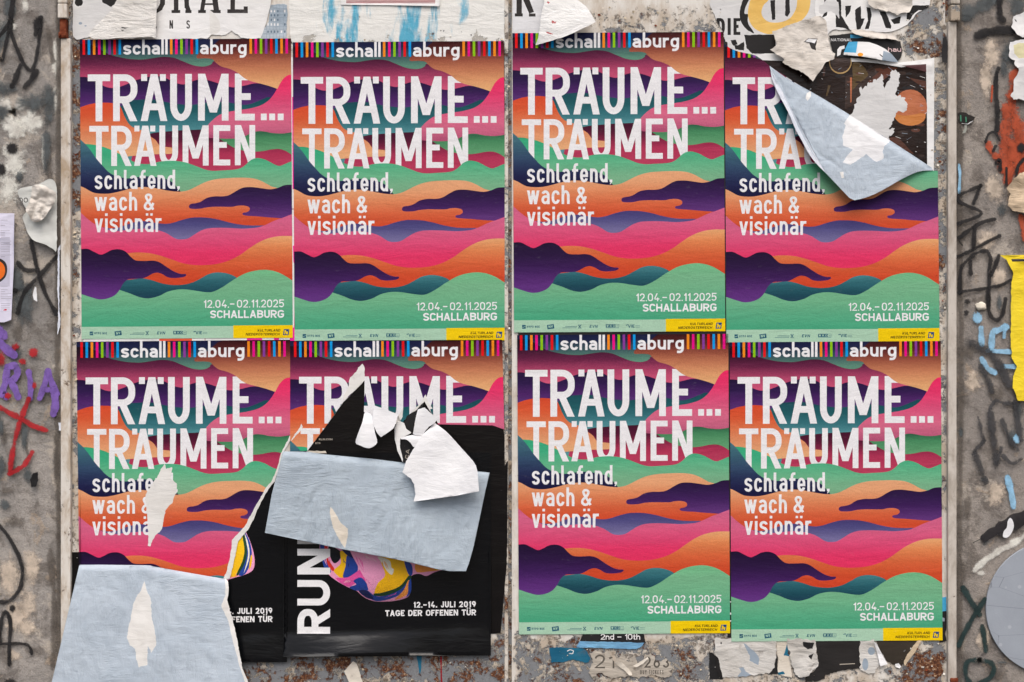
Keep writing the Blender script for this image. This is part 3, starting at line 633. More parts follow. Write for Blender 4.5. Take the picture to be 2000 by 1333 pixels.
p1 = poster('intact poster in the upper row, leftmost, next to the rusty hinge bolt', 156.6, 78.6, .0034)
POS = [('intact poster in the upper row, left of the vertical rusty seam under the blue smears', 572.2, 83.6, .0036),
       ('intact poster in the upper row whose top edge lies under a white folded paper corner', 1000.6, 65.8, .0040),
       ('intact lower poster right of the rusty seam, above the torn 2nd – 10th strip', 1010.0, 655.2, .0034),
       ('intact poster in the lower row, rightmost, beside the right frame post', 1424.6, 669.0, .0038)]
for lb, x, y, d in POS:
    c = copy_tree(p1); c.location = (wx(x), -d, wz(y)); c['label'] = lb
# ------------------------------------------------------------------ setting: pavement, sheet-metal doors, frame posts, rendered piers
def pavement_mat():
    t = NT('pavement_asphalt'); a = t.noise(t.pos(), 60, 5, 0.7); b = t.noise(t.pos(), 1.2, 4, 0.6)
    col = t.mix(a, lin((84, 82, 80)), lin((128, 125, 120))); col = t.mix(t.math('MULTIPLY', b, 0.5), col, lin((70, 68, 66)))
    return t.done(col, 0.9, 0.2, t.bump(a, 0.5, 0.01))
o = link_mesh('pavement', [(-60, -60, 0), (60, -60, 0), (60, 30, 0), (-60, 30, 0)], [(0, 1, 2, 3)], [pavement_mat()]); tag(o, kind='structure')

def flaking_mat(name, seedoff, zones, paint=(222, 219, 213), rustk=1.0):
    """white paint over grey zinc over rust; `zones` = (x0,y0,x1,y1,soft px,amount): places where the paint has come away"""
    t = NT(name); P = t.n('ShaderNodeNewGeometry').outputs['Position']; sx = t.n('ShaderNodeSeparateXYZ'); t.put(sx.inputs[0], P)
    amt = 0.0; wp = t.math('MULTIPLY', t.math('SUBTRACT', t.noise(t.pos(off=(seedoff, 5, 0)), 9, 4, .6), .5), 0.16); wq = t.math('MULTIPLY', t.math('SUBTRACT', t.noise(t.pos(off=(seedoff, 9, 3)), 9, 4, .6), .5), 0.16)
    for x0, y0, x1, y1, sf, am in zones:
        s_ = sf * S; kx = min(1.0, (x1 - x0) / 70.0); X = t.math('ADD', sx.outputs[0], t.math('MULTIPLY', wp, kx)); Z = t.math('ADD', sx.outputs[2], wq)
        m = t.math('MULTIPLY', t.math('MULTIPLY', t.step(X, wx(x0) - s_, wx(x0) + s_), t.step(X, wx(x1) - s_, wx(x1) + s_, 1, 0)),
                   t.math('MULTIPLY', t.step(Z, wz(y1) - s_, wz(y1) + s_), t.step(Z, wz(y0) - s_, wz(y0) + s_, 1, 0)))
        amt = t.math('MAXIMUM', amt, t.math('MULTIPLY', m, am))
    p = t.pos(off=(seedoff, 0, seedoff * 0.7))
    n1 = t.noise(p, 21, 10, 0.70, 0.25); n2 = t.noise(t.pos(off=(seedoff + 5, 2, 1)), 15, 10, 0.72, 0.3); n3 = t.noise(p, 85, 7, 0.75)
    v = t.math('ADD', n1, t.math('ADD', t.math('MULTIPLY', amt, 0.175), t.math('MULTIPLY', t.math('SUBTRACT', n3, 0.5), 0.13)))
    chip = t.step(v, 0.668, 0.678)                                   # paint gone
    vr = t.math('ADD', n2, t.math('MULTIPLY', amt, 0.062 * rustk)); vr = t.math('ADD', vr, t.math('MULTIPLY', t.math('SUBTRACT', n3, .5), .35))
    rust = t.math('MULTIPLY', t.step(vr, 0.575, 0.62), t.step(v, 0.69, 0.72))
    dirt = t.noise(t.pos((1, 1, 0.35), off=(seedoff, 0, 0)), 14, 8, 0.72); dz = t.math('ADD', dirt, t.math('MULTIPLY', amt, .13)); col = t.mix(t.step(dz, 0.42, 0.70, 0, 0.85), lin(paint), lin((178, 162, 142)))
    d2 = t.math('ADD', t.noise(t.pos(off=(seedoff, 3, 0)), 40, 9, 0.78), t.math('MULTIPLY', amt, .10)); col = t.mix(t.step(d2, 0.59, 0.66, 0, 0.8), col, lin((78, 66, 56)))
    zinc = t.mix(n3, lin((98, 102, 108)), lin((146, 148, 150))); d3 = t.noise(p, 150, 6, 0.8)
    zinc = t.mix(t.step(d3, 0.53, 0.66, 0, 0.65), zinc, lin((62, 58, 55))); zinc = t.mix(t.step(d3, .32, .42, .5, 0), zinc, lin((178, 172, 160)))
    rc = t.ramp(t.noise(p, 110, 8, 0.78), [(0.34, lin((34, 22, 18))), (0.47, lin((84, 50, 34))), (0.55, lin((124, 78, 48))), (0.62, lin((206, 186, 156))), (0.7, lin((120, 110, 102)))])
    col = t.mix(chip, col, zinc); col = t.mix(rust, col, rc)
    edge = t.math('MULTIPLY', t.step(v, 0.640, 0.664), t.step(v, 0.67, 0.682, 1, 0)); col = t.mix(t.math('MULTIPLY', edge, 0.5), col, lin((230, 224, 210)))
    edge2 = t.math('MULTIPLY', t.step(v, 0.676, 0.682), t.step(v, 0.684, 0.70, 1, 0)); col = t.mix(t.math('MULTIPLY', edge2, 0.55), col, lin((44, 38, 34)))
    h = t.math('ADD', t.step(v, 0.645, 0.678, 1, 0), t.math('MULTIPLY', rust, t.noise(p, 140, 6, 0.75)))
    nb = t.bump(h, 0.8, 0.0025); nb = t.bump(n3, 0.3, 0.002, nb)
    return t.done(col, 0.62, 0.3, nb)

ML = flaking_mat('flaking_paint_left_door', 1.3, [(130, 1255, 1000, 1700, 14, 1.35), (138, 70, 160, 420, 4, 1.5), (138, 420, 158, 1100, 4, .7), (978, 85, 1002, 560, 4, 1.4), (972, 560, 1002, 1270, 5, 1.0), (560, 70, 660, 90, 6, .5)])
MR = flaking_mat('flaking_paint_right_door', 4.2, [(1160, 18, 1425, 70, 22, .72), (1762, -20, 1850, 118, 12, 1.1), (1812, 118, 1854, 640, 5, 1.05), (1828, 640, 1854, 1000, 5, .7), (1000, 1235, 1420, 1700, 12, 1.05), (1400, 1240, 1852, 1320, 12, .7), (1760, 1268, 1852, 1700, 14, 2.2), (1400, 1318, 1800, 1700, 10, .8)])
TOPY, BOTY = -560.0, 1700.0
door_l = thing('metal_door', 'flaking white metal door leaf left of the central rusty seam', 'metal door', 568, BOTY)
box('door_leaf', 141, 993, TOPY, BOTY, -0.05, 0.0, ML, door_l, 0.0015, (568, BOTY))
door_r = thing('metal_door', 'flaking white metal door leaf right of the central rusty seam', 'metal door', 1425, BOTY)
box('door_leaf', 999.5, 1852, TOPY, BOTY, -0.05, 0.0, MR, door_r, 0.0015, (1425, BOTY))
MRUST = flaking_mat('rusty_seam_paint', 7.7, [(0, -600, 2000, 1800, 5, .75)], rustk=1.1)
MSEAM = flaking_mat('seam_dark_rust', 9.1, [(0, -600, 2000, 1800, 5, 1.1)], paint=(110, 100, 92), rustk=1.2)
box('seam_strip', 985.5, 992.6, TOPY, BOTY, 0.0, 0.004, MRUST, door_l, 0.0012, (568, BOTY))
box('seam_gap', 992.4, 1000.2, TOPY, BOTY, -0.03, -0.006, MSEAM, door_l, 0.0, (568, BOTY))

def post_mat(name, off, c, c2, chips):
    t = NT(name); p = t.pos((1, 1, 0.35), off=(off, 0, off)); a = t.noise(p, 26, 9, 0.72, 0.3); f = t.noise(t.pos(off=(off, 0, 0)), 30, 9, 0.75, 0.2)
    col = t.mix(t.step(a, 0.38, 0.68), lin(c), lin(c2)); col = t.mix(t.step(f, chips, chips + .03, 0, 0.85), col, lin((98, 78, 62)))
    g = t.noise(t.pos((1, 1, 1), off=(0, off, 0)), 110, 6, 0.75); col = t.mix(t.step(g, .62, .7, 0, .6), col, lin((82, 70, 60)))
    return t.done(col, 0.65, 0.25, t.bump(t.math('ADD', a, t.step(f, chips - .02, chips + .03, 1, 0)), 0.5, 0.003))
MPL = post_mat('post_paint_cream', 2.0, (216, 211, 203), (170, 150, 126), .615); MPR = post_mat('post_paint_grey', 5.0, (200, 193, 184), (158, 148, 136), .655)
MHR = MSEAM
def hinge_mat():
    t = NT('rust_brown'); p = t.pos(); a = t.noise(p, 60, 8, 0.7); col = t.ramp(a, [(.3, lin((60, 28, 18))), (.5, lin((112, 52, 30))), (.7, lin((142, 84, 58)))])
    return t.done(col, .85, .2, t.bump(a, .6, .004))
MHINGE = hinge_mat()
post_l = thing('frame_post', 'cream painted metal frame post at the left edge of the doors', 'frame post', 131, BOTY)
box('post_bar', 122, 141, 78, BOTY, -0.03, 0.016, MPL, post_l, 0.002, (131, BOTY))
box('post_bar', 117.5, 135.5, 11, 39, -0.02, 0.024, MPL, post_l, 0.003, (131, BOTY))
box('post_bar', 117.5, 135.5, TOPY, 10, -0.02, 0.024, MPL, post_l, 0.003, (131, BOTY))
box('rust_gap', 135.0, 142, TOPY, 79, -0.03, 0.004, MSEAM, post_l, 0.0, (131, BOTY))
hb = box('hinge_pin', 120, 133, 39.5, 70, -0.02, 0.018, MHINGE, post_l, 0.003, (131, BOTY))
hc = box('hinge_clamp', 118.5, 134.5, 66, 77.5, -0.02, 0.022, MHINGE, post_l, 0.003, (131, BOTY))
bm = bmesh.new()
for cx in (121.8, 131.4):
    ret = bmesh.ops.create_cone(bm, cap_ends=True, segments=14, radius1=2.6 * S, radius2=2.2 * S, depth=.005)
    for vv in ret['verts']: vv.co = Vector((vv.co.x + (cx - 131) * S, -0.0235 - vv.co.z, vv.co.y - (72 - BOTY) * S))
me = bpy.data.meshes.new('bolt'); bm.to_mesh(me); bm.free(); me.materials.append(MHINGE)
o = bpy.data.objects.new('bolt', me); COL.objects.link(o); o.parent = post_l
post_r = thing('frame_post', 'weathered grey-white metal frame post at the right edge of the doors', 'frame post', 1857, BOTY)
box('post_bar', 1848.5, 1865, 45, BOTY, -0.03, 0.016, MPR, post_r, 0.002, (1857, BOTY))
box('post_bar', 1852, 1870, TOPY, 11.5, -0.02, 0.024, MPR, post_r, 0.003, (1857, BOTY))
box('hinge_block', 1851.5, 1870, 13.5, 45, -0.02, 0.026, flaking_mat('hinge_block_paint', 3.3, [(0, -600, 2000, 1800, 5, .7)], paint=(150, 140, 130)), post_r, 0.004, (1857, BOTY))
box('rust_gap', 1846, 1851.8, TOPY, 44, -0.03, 0.002, MSEAM, post_r, 0.0, (1857, BOTY))
box('hinge_clamp', 1852, 1867.5, 1322, 1330, -0.02, 0.021, MHINGE, post_r, 0.003, (1857, BOTY))

def concrete_mat(name, off, c0, c1, light):
    t = NT(name); p = t.pos(off=(off, 0, off)); a = t.noise(t.pos((1.4, 1, .6), off=(off, 0, 0)), 4.5, 7, 0.62, 0.4); b = t.noise(p, 22, 8, 0.7); f = t.noise(p, 260, 4, 0.72)
    a2 = t.noise(t.pos(off=(off + 20, 0, 4)), 11, 8, 0.68, 0.5)
    col = t.mix(t.step(a, .35, .65), lin(c0), lin(c1)); l = t.noise(t.pos(off=(off + 9, 0, 2)), 6.5, 8, 0.68, .5)
    col = t.mix(t.step(a2, .47, .62, 0, .72), col, lin((104, 97, 91)))
    col = t.mix(t.step(l, light - .03, light + .04, 0, .8), col, lin((194, 184, 172)))
    col = t.mix(t.step(b, .55, .72, 0, .5), col, lin((82, 75, 70)))
    l2 = t.noise(t.pos(off=(off + 2, 7, 2)), 10, 9, 0.72, .6); col = t.mix(t.step(l2, .585, .63, 0, .6), col, lin((176, 158, 138)))
    col = t.mix(t.step(f, .42, .75, 0, .32), col, lin((66, 60, 56))); pit = t.vor(p, 75)
    col = t.mix(t.math('MULTIPLY', t.step(pit, .05, .11, 1, 0), t.step(b, .45, .55)), col, lin((52, 46, 44)))
    wsp = t.noise(t.pos(off=(off + 3, 1, 0)), 130, 8, .82); col = t.mix(t.math('MULTIPLY', t.step(wsp, .62, .67), t.step(l, .45, .6)), col, lin((220, 213, 202)))
    ck = t.n('ShaderNodeTexNoise'); t.put(ck.inputs['Vector'], t.pos(off=(off, 2, 0))); ck.inputs['Scale'].default_value = 5; ck.inputs['Detail'].default_value = 10; ck.inputs['Roughness'].default_value = .62
    ckm = t.math('MULTIPLY', t.step(t.math('ABSOLUTE', t.math('SUBTRACT', ck.outputs[0], .5)), 0, .004, 1, 0), t.step(a2, .5, .6)); col = t.mix(t.math('MULTIPLY', ckm, .6), col, lin((58, 52, 48)))
    nb = t.bump(b, .6, .014); nb = t.bump(f, .6, .004, nb); nb = t.bump(t.step(l2, .57, .64), .3, .003, nb)
    return t.done(col, .9, .15, nb)
MCL = concrete_mat('render_left', 0.0, (146, 142, 138), (172, 166, 160), .56); MCR = concrete_mat('render_right', 3.7, (142, 136, 131), (166, 158, 150), .60)
def pier(name, x0, x1, m, label):
    """rough rendered masonry, its arris slightly worn"""
    r = thing(name, label, 'wall', (x0 + x1) / 2, BOTY)
    xs = [x0 + (x1 - x0) * i / 30 for i in range(31)]; ys = [TOPY + (BOTY - TOPY) * j / 110 for j in range(111)]
    vs, fs = [], []
    for y in ys:
        for x in xs: vs.append(((x - (x0 + x1) / 2) * S, -0.002 - 0.0035 * mnoise.noise(Vector((x * .02, y * .02, 3))), -(y - BOTY) * S))
    for j in range(110):
        for i in range(30):
            q = j * 31 + i; fs.append((q, q + 31, q + 32, q + 1))
    for s_, i in ((0, 0), (1, 30)):      # returns into the wall
        i0 = len(vs)
        for j in range(111): v0 = vs[j * 31 + i]; vs.append((v0[0], 0.12, v0[2]))
        for j in range(110):
            a, b, c, d = j * 31 + i, (j + 1) * 31 + i, i0 + j + 1, i0 + j; fs.append((a, d, c, b) if i == 0 else (a, b, c, d))
    link_mesh('rendered_face', vs, fs, [m], parent=r, smooth=True); return r
pier_l = pier('rendered_wall', -900, 123, MCL, 'grey rendered wall left of the doors with black tag and purple letters')
pier_r = pier('rendered_wall', 1864.5, 2900, MCR, 'grey rendered wall right of the doors with orange and black spray paint')
# ------------------------------------------------------------------ paper stocks
PW_ = paper_mat('paper_white', (232, 232, 232), (224, 224, 222), dirt=.12)
PWT = paper_mat('paper_torn_core', (226, 225, 222), (214, 212, 208), dirt=.18, k=1.0)
PWB = paper_mat('paper_bright', (228, 229, 231), (220, 221, 225), dirt=.05, k=1.4)
PBL = paper_mat('paper_blue_back', (184, 196, 208), (170, 183, 196), dirt=.05, k=1.1, streak=.75, streakc=(128, 140, 154))
PBS = paper_mat('paper_blue_back_streaked', (174, 187, 198), (160, 173, 185), dirt=.06, k=1.5, streak=1.0, streakc=(116, 128, 140))
PBE = paper_mat('paper_blue_edge', (222, 226, 236), (210, 216, 228), dirt=.05)
PDI = paper_mat('paper_dirty', (214, 208, 200), (188, 180, 170), dirt=.55, k=2.5)
PCR = paper_mat('paper_cream', (222, 215, 203), (204, 195, 180), dirt=.4, k=1.6)
PGR = paper_mat('paper_grey_white', (214, 214, 214), (202, 202, 202), dirt=.2)
BLK = glossy_mat('black_gloss', (6, 7, 10), (10, 11, 15), rough=.24, spec=.32, k=1.0, scuff=.10)
BLD = glossy_mat('dark_gloss', (9, 8, 9), (18, 14, 14), rough=.26, spec=.32, k=1.1, scuff=.35)
BLM = glossy_mat('black_worn', (24, 24, 26), (36, 35, 36), rough=.5, spec=.3, k=.7, scuff=.8)
def flat(name, c, rough=.5): return paper_mat(name, c, tuple(x * .94 for x in c), rough, dirt=.1, k=.8)
INKW = flat('ink_white', (236, 236, 236), .4); INKD = flat('ink_dark', (40, 38, 40)); INKG = flat('ink_grey_text', (176, 168, 156))

def smoothstep(a, b, x):
    t = max(0.0, min(1.0, (x - a) / (b - a))); return t * t * (3 - 2 * t)
def roll(d, r): return math.sqrt(max(0.0, 1 - (1 - min(max(d, 0) / r, 1)) ** 2))
def nz(x, y, sc, seed): return mnoise.noise(Vector((x * sc + seed * 3.1, y * sc - seed, seed * 1.3)))
def seg_dist(x, y, a, b):
    dx, dy = b[0] - a[0], b[1] - a[1]; t = ((x - a[0]) * dx + (y - a[1]) * dy) / (dx * dx + dy * dy); t = max(0, min(1, t))
    return math.hypot(x - a[0] - t * dx, y - a[1] - t * dy)
def crease(x, y, line, wd, amp): return amp * math.exp(-(min(seg_dist(x, y, a, b) for a, b in zip(line, line[1:])) / wd) ** 2)
def zz(ox, oy, k): return lambda pts: [(ox + x / k, oy + y / k) for x, y in pts]
zA = zz(1400, 80, 4.165); zB = zz(90, 860, 2.819); zC = zz(540, 680, 4.167); zD = zz(500, 960, 3.573)

# ------------------------------------------------------------------ black poster RUN... twice, pasted under the landscape posters
MARB = {k: print_mat('print_marble_' + k, [(-330, tuple(min(255, x * 1.15 + 22) for x in c)), (-215, tuple(min(255, x * 1.06 + 6) for x in c)), (-150, c), (-105, tuple(x * .62 for x in c))], rough=.25, grain=.25, spec=.3) for k, c in dict(pink=(236, 158, 196), hot=(226, 84, 160), yellow=(244, 186, 24), blue=(36, 66, 150), red=(214, 48, 40), dark=(16, 18, 26), white=(232, 228, 214), green=(30, 66, 40), orange=(238, 150, 70), navy=(24, 34, 84)).items()}
BW = print_mat('print_gloss_white', [(0, (238, 238, 240))], rough=.3, grain=0, spec=.3)
def run_layers():
    L = [([(540, 870), (975, 870), (975, 1300), (540, 1300)], BLK, 'black_sheet')]
    def m(k, pts): L.append((smooth(zD(pts), 4, True), MARB[k], 'marbled_figure'))
    m('pink', [(445,375),(452,430),(470,500),(500,570),(560,622),(640,667),(700,692),(750,735),(800,758),(850,768),(950,766),(1040,746),(1075,715),(1083,650),(1085,590),(1140,575),(1190,590),(1250,562),(1340,536),(1400,500),(1411,430),(1395,350),(1360,260),(1300,180),(1000,80),(600,80),(460,200)])
    m('blue', [(447,380),(478,375),(490,470),(525,560),(490,560),(465,490)])
    m('red', [(478,372),(500,385),(512,480),(548,540),(537,556),(505,520),(486,450)])
    m('dark', [(508,380),(592,420),(588,470),(552,502),(524,470)])
    m('yellow', [(590,415),(645,450),(612,602),(553,572),(548,545),(592,500)])
    m('blue', [(638,445),(692,470),(712,530),(692,592),(610,602),(626,520)])
    m('navy', [(600,400),(690,430),(700,470),(640,448)])
    m('hot', [(556,606),(640,600),(705,560),(765,525),(775,620),(700,640),(640,664)])
    m('blue', [(680,625),(730,600),(772,640),(782,690),(700,692),(652,668),(700,650)])
    m('pink', [(660,400),(800,425),(862,460),(905,540),(862,640),(800,705),(765,620),(712,520)])
    m('yellow', [(868,455),(1030,485),(1062,560),(1062,602),(1000,672),(880,712),(826,716),(850,640),(902,580)])
    m('white', [(850,455),(930,480),(945,530),(962,545),(948,582),(915,556),(880,500)])
    m('green', [(826,712),(880,706),(1000,664),(1064,590),(1086,592),(1070,625),(1000,690),(900,728),(830,728)])
    m('blue', [(830,728),(900,728),(1000,690),(1062,632),(1040,695),(960,742),(850,766),(780,740),(716,696),(780,692)])
    m('navy', [(716,694),(770,690),(800,716),(820,750),(770,742)])
    m('orange', [(1030,690),(1062,620),(1076,640),(1060,712),(1010,745),(970,752)])
    m('blue', [(1064,640),(1082,610),(1082,700),(1050,738),(1062,700)])
    m('blue', [(1035,480),(1086,510),(1092,580),(1062,575)])
    m('orange', [(1120,500),(1240,515),(1290,545),(1200,560),(1120,562)])
    m('yellow', [(1200,120),(1295,190),(1335,280),(1345,380),(1325,450),(1290,520),(1250,545),(1220,400)])
    m('green', [(1318,200),(1345,270),(1358,380),(1340,460),(1300,535),(1285,530),(1322,450),(1340,370),(1328,280)])
    m('blue', [(1320,200),(1372,290),(1392,380),(1380,460),(1345,530),(1300,538),(1340,460),(1358,380),(1345,270)])
    m('white', [(1338,240),(1362,300),(1376,380),(1366,450),(1335,525),(1356,450),(1366,380),(1352,300)])
    m('yellow', [(1385,400),(1394,412),(1388,470),(1372,500),(1376,450)])
    rv = random.Random(12)
    for (x0, y0), (x1, y1), k, n in (((720,450),(820,690),'hot',5), ((900,480),(960,690),'orange',4), ((640,470),(690,590),'navy',4), ((470,420),(530,560),'pink',3), ((860,740),(1020,700),'hot',4), ((600,640),(720,600),'white',3), ((1000,520),(1050,620),'yellow',2), ((760,430),(860,560),'white',3)):
        for _ in range(n):
            ax, ay = x0 + rv.uniform(-35, 35), y0 + rv.uniform(-10, 20); bx, by = x1 + rv.uniform(-35, 35), y1 + rv.uniform(-20, 5); u0, u1 = sorted((rv.random(), rv.random()))
            mx, my = (ax + bx) / 2 + rv.uniform(-30, 30), (ay + by) / 2; P0 = smooth([(ax, ay), (mx, my), (bx, by)], 6); q = P0[int(u0 * 8):int(u0 * 8) + 5]; w0 = rv.uniform(2.5, 6)
            L.append((zD([(x + w0 * math.sin(math.pi * i / 4), y) for i, (x, y) in enumerate(q)] + [(x - .3, y) for x, y in q[::-1]]), MARB[k], 'marbled_figure'))
    def t(polys, part):
        for q in polys: L.append((q, BW, part))
    r = []
    for ch, a, b in (('R', 0, 48), ('U', 55, 104.5), ('N', 115.5, 165.5), ('D', 175, 226)): r += glyph(ch, a, 0, b - a, 64, 64, 13.2, seg=7)
    t([[(645 + y, 1237.6 - x) for x, y in q] for q in r], 'upright_lettering')
    t(text('12.–14. JULI 2019', 807.5, 929.5, 1187.2, 11.6, 2.5, gap=.14, seg=4, slope=.012, spacew=.25), 'date_lettering')
    t(text('TAGE DER OFFENEN TÜR', 752.5, 929.8, 1203.6, 11.6, 2.5, gap=.10, seg=4, slope=.010, spacew=.28), 'date_lettering#b')
    return L
def run_disp(x, y):
    yb = 1229 + 5 * math.sin(x * .012) + (x - 560) * -.012; f = 1 - .62 * smoothstep(770, 860, x)
    d = max(0, y - yb)
    return .0002 + f * S * (.33 * d * smoothstep(0, 14, d) - .003 * max(0, d - 30) ** 2) * (1 + .25 * math.sin(x * .03)) + .0010 * smoothstep(1150, 1240, y) * (1 + nz(x, y, .03, 2))
rr = thing('black_poster', 'black poster with upright white RUN letters and a marbled figure', 'poster', 757, 1280, .0022, group='black open day posters')
sheet('black_poster', (757, 1280), run_layers(), [(555, 886), (958.6, 884), (959, 1279), (555, 1280.6)], root=rr, grid=8, disp=run_disp)
r2 = copy_tree(rr); r2.location = (wx(757 - 397.5), -.0010, wz(1280 + 13)); r2['label'] = 'black poster mostly hidden behind a hanging pale blue sheet, date text showing'
# older dark poster behind them, its pointed torn top rising over the title
dk = torn([(560,1268),(560,888),(601,880),(636,834),(671,786),(706,751),(713,742),(713,790),(722,815),(752,836),(783,826),(800,812),(830,782),(840,800),(856,826),(905,828),(962,830),(983,839),(987,858),(992,872),(990,1100),(978,1236),(958,1238),(958,1268)], .7, 5, 3)
L = [(dk, BLD, 'dark_sheet')]
for q in text('RLIN.COM', 623, 649.5, 860.2, 3.4, .75, gap=.2, seg=2) + text('070', 615.8, 625.5, 867.4, 3.2, .7, gap=.2, seg=2): L.append((q, INKG, 'small_lettering'))
L.insert(1, (torn([(601,880.5),(636,881),(640,889),(660,891),(600,893),(590,886)], 1, 4, 5), PCR, 'dark_sheet'))
ok = thing('black_poster', 'dark torn poster whose pointed black corner rises into a title', 'poster', 775, 1268, .0004)
sheet('black_poster', (775, 1268), L, dk, root=ok, grid=14, disp=lambda x, y: .0002 + .0008 * (nz(x, y, .02, 4) + .5) + .0035 * smoothstep(945, 990, x) * (1 + nz(x, y, .03, 8)))

# ------------------------------------------------------------------ damaged landscape posters
def local_all(pts, ox, oy): return [to_local(x, y, ox, oy) for x, y in pts]
def damaged(label, ox, oy, depth, clip_px, extra):
    r = thing('exhibition_poster', label, 'poster', ox, oy, depth, ROT, 'colourful landscape exhibition posters')
    L = list(PL) + [(local_all(p, ox, oy), m, part) for p, m, part in extra]
    sheet('exhibition_poster', (0, 0), L, local_all(clip_px, ox, oy), root=r); return r
# fourth of the upper row: corner folded over
P4 = damaged('upper row poster, rightmost, its top right corner folded down showing pale blue', 1415.0, 84.3, .0034,
    [(1415,84.3)] + smooth([(1415,87),(1424,94),(1440,101),(1458,105),(1474,109),(1490,119),(1504,131)]) + [(1822,334.5),(1831,334),(1834.5,667),(1418.5,669.5)], [])
fold_a, fold_b = (1503, 129), (1822, 333)
fl = smooth([(1503,129),(1544,158),(1582.5,178.4),(1660.5,225),(1736,273),(1819,327.3)]) + smooth([(1822.6,333.3),(1794,335.7),(1760,351),(1724,371.7),(1695,385),(1669,391.7)]) + smooth([(1659,387),(1640,367),(1616,341.7),(1594.5,320),(1580,301),(1565.7,274.5),(1553.7,253),(1539,219),(1520,183),(1508,154.4),(1505,138)])
edge_in = [(1512,146),(1520,165),(1530,187),(1546,219),(1560,251),(1571,272),(1586,299),(1596,314)]
cr1 = zA([(505,320),(600,530),(690,730),(760,850),(850,940),(960,1000)])
cr2 = zA([(790,520),(900,740),(940,880),(1000,960)]); cr3 = zA([(960,1000),(1100,1130),(1250,1150),(1440,1100),(1500,1080)])
def flap4(x, y):
    dx, dy = fold_b[0] - fold_a[0], fold_b[1] - fold_a[1]; L = math.hypot(dx, dy)
    d = ((x - fold_a[0]) * -dy + (y - fold_a[1]) * dx) / L; t = ((x - fold_a[0]) * dx + (y - fold_a[1]) * dy) / L / L
    d = max(d, 0); tp = min(1, max(.18, t / .22), max(.1, (1 - t) / .12))
    return .0012 + tp * ((.013 * roll(d, 12) + .092 * d * S)) - crease(x, y, cr1, 2.2, .0030) - crease(x, y, cr2, 2.0, .0012) - crease(x, y, cr3, 2.5, .0014) + .0016 * abs(nz(x, y, .045, 3)) + .0009 * nz(x, y, .12, 5)
patch = torn(zA([(1085,600),(1410,812),(1365,855),(1348,900),(1358,955),(1300,985),(1265,965),(1215,920),(1200,935),(1090,1008),(1025,990),(1065,930),(1105,885),(1030,855),(1020,780),(1050,690),(1035,675)]), 1.0, 3, 12)
chip1 = torn(zA([(730,430),(770,405),(765,450),(740,490),(722,470)]), .6, 2.5, 4); chip2 = torn(zA([(1000,1070),(1030,1065),(1035,1115),(1015,1118)]), .5, 2, 4)
m = sheet('folded_corner', (1669, 391), [(fl, PBL, 'x'), ([(1500,126)] + fl[-40:] + edge_in[::-1] , PBE, 'x'), (patch, PWB, 'x'), (chip1, PW_, 'x'), (chip2, PWT, 'x')], fl, grid=4, disp=flap4, depth=.0036, persp=True)
o = list(m.values())[0]; o.name = 'folded_corner'; attach(o, P4)

# lower row, first: lower half peeled and hanging
w5 = [(441,1132.5),(449,1130),(455.4,1108),(460.7,1080),(466,1057),(485.5,1034),(498,1009),(510,981),(524.5,956),(537,941),(546,915),(553,887),(567,860)]
i5 = [(567,850),(549,886),(542,913),(531.4,939),(519,954),(510,970),(496,995),(478,1029),(453.4,1055),(450,1087),(443.5,1115.4),(436,1131)]
tw5 = torn(w5, .8, 4, 7, closed=False); ti5 = torn(i5, .9, 4, 9, closed=False)
tp5 = torn(zB([(655,130),(662,158),(695,148),(690,215),(720,237),(718,290),(700,340),(662,382),(652,420),(638,490),(600,530),(575,585),(561,580),(566,530),(560,470),(556,400),(550,300),(580,250),(612,210),(632,160)]), 1.2, 3, 21)
P5 = damaged('lower row poster, leftmost, torn at right, its lower half hanging down in front', 152.4, 670.0, .0036,
    [(150,668),(567,664),(567,860)] + tw5[::-1][1:] + [(441,1132.5),(400,1126),(345,1116.5),(290,1107),(155.3,1106)],
    [(tw5[::-1] + ti5[::-1], PWT, 'torn_edge'), (tp5, PWT, 'torn_patch')])
ri = [(441,1131),(444.7,1135),(446.5,1154),(443.7,1172),(448.3,1190),(459,1229),(466,1264.4),(473,1303.4),(484.5,1333),(496,1372),(503,1404)]
li = [(439,1131),(440.5,1161.5),(432,1183),(436,1193),(444.7,1211),(455,1254),(466,1296),(475,1321),(488,1372),(494,1404)]
tri = torn(ri, .9, 4, 31, closed=False); tli = torn(li, .9, 4, 32, closed=False)
hang = [(155,1103.5),(200,1103.3),(286,1104.5),(294,1105),(340,1114),(400,1124.5)] + tri + [(300,1409),(84,1404),(101,1333),(119,1257)]
pt5 = torn(zB([(540,775),(552,820),(576,870),(580,970),(600,1060),(606,1130),(580,1172),(560,1130),(556,1200),(556,1240),(510,1252),(495,1200),(490,1150),(460,1130),(445,1080),(463,1000),(480,900),(500,860),(525,820)]), 1.2, 3, 41)
def hang5(x, y):
    top = 1103.5 if x < 290 else 1105 + (x - 290) * .175
    d = y - top
    return .0012 + .015 * roll(d, 13) + .085 * max(d, 0) * S + .012 * smoothstep(20, 260, d) * nz(x, y, .006, 6) + .0045 * math.exp(-((x - 291 - d * .10) / 9) ** 2) * math.exp(-max(d, 0) / 45) - .0035 * math.exp(-((x - 304 - d * .22) / 10) ** 2) * math.exp(-max(d, 0) / 60) + .0028 * abs(nz(x - y * .4, y * .6, .03, 9)) + .0011 * nz(x, y * .6, .09, 2) + .006 * smoothstep(430, 500, x) * smoothstep(1150, 1330, y)
m = sheet('hanging_sheet', (300, 1404), [(hang, PBL, 'x'), (tri + tli[::-1], PWT, 'x'), (pt5, PWT, 'x')], hang, grid=5.5, disp=hang5, depth=.0038, persp=True)
o = list(m.values())[0]; attach(o, P5)

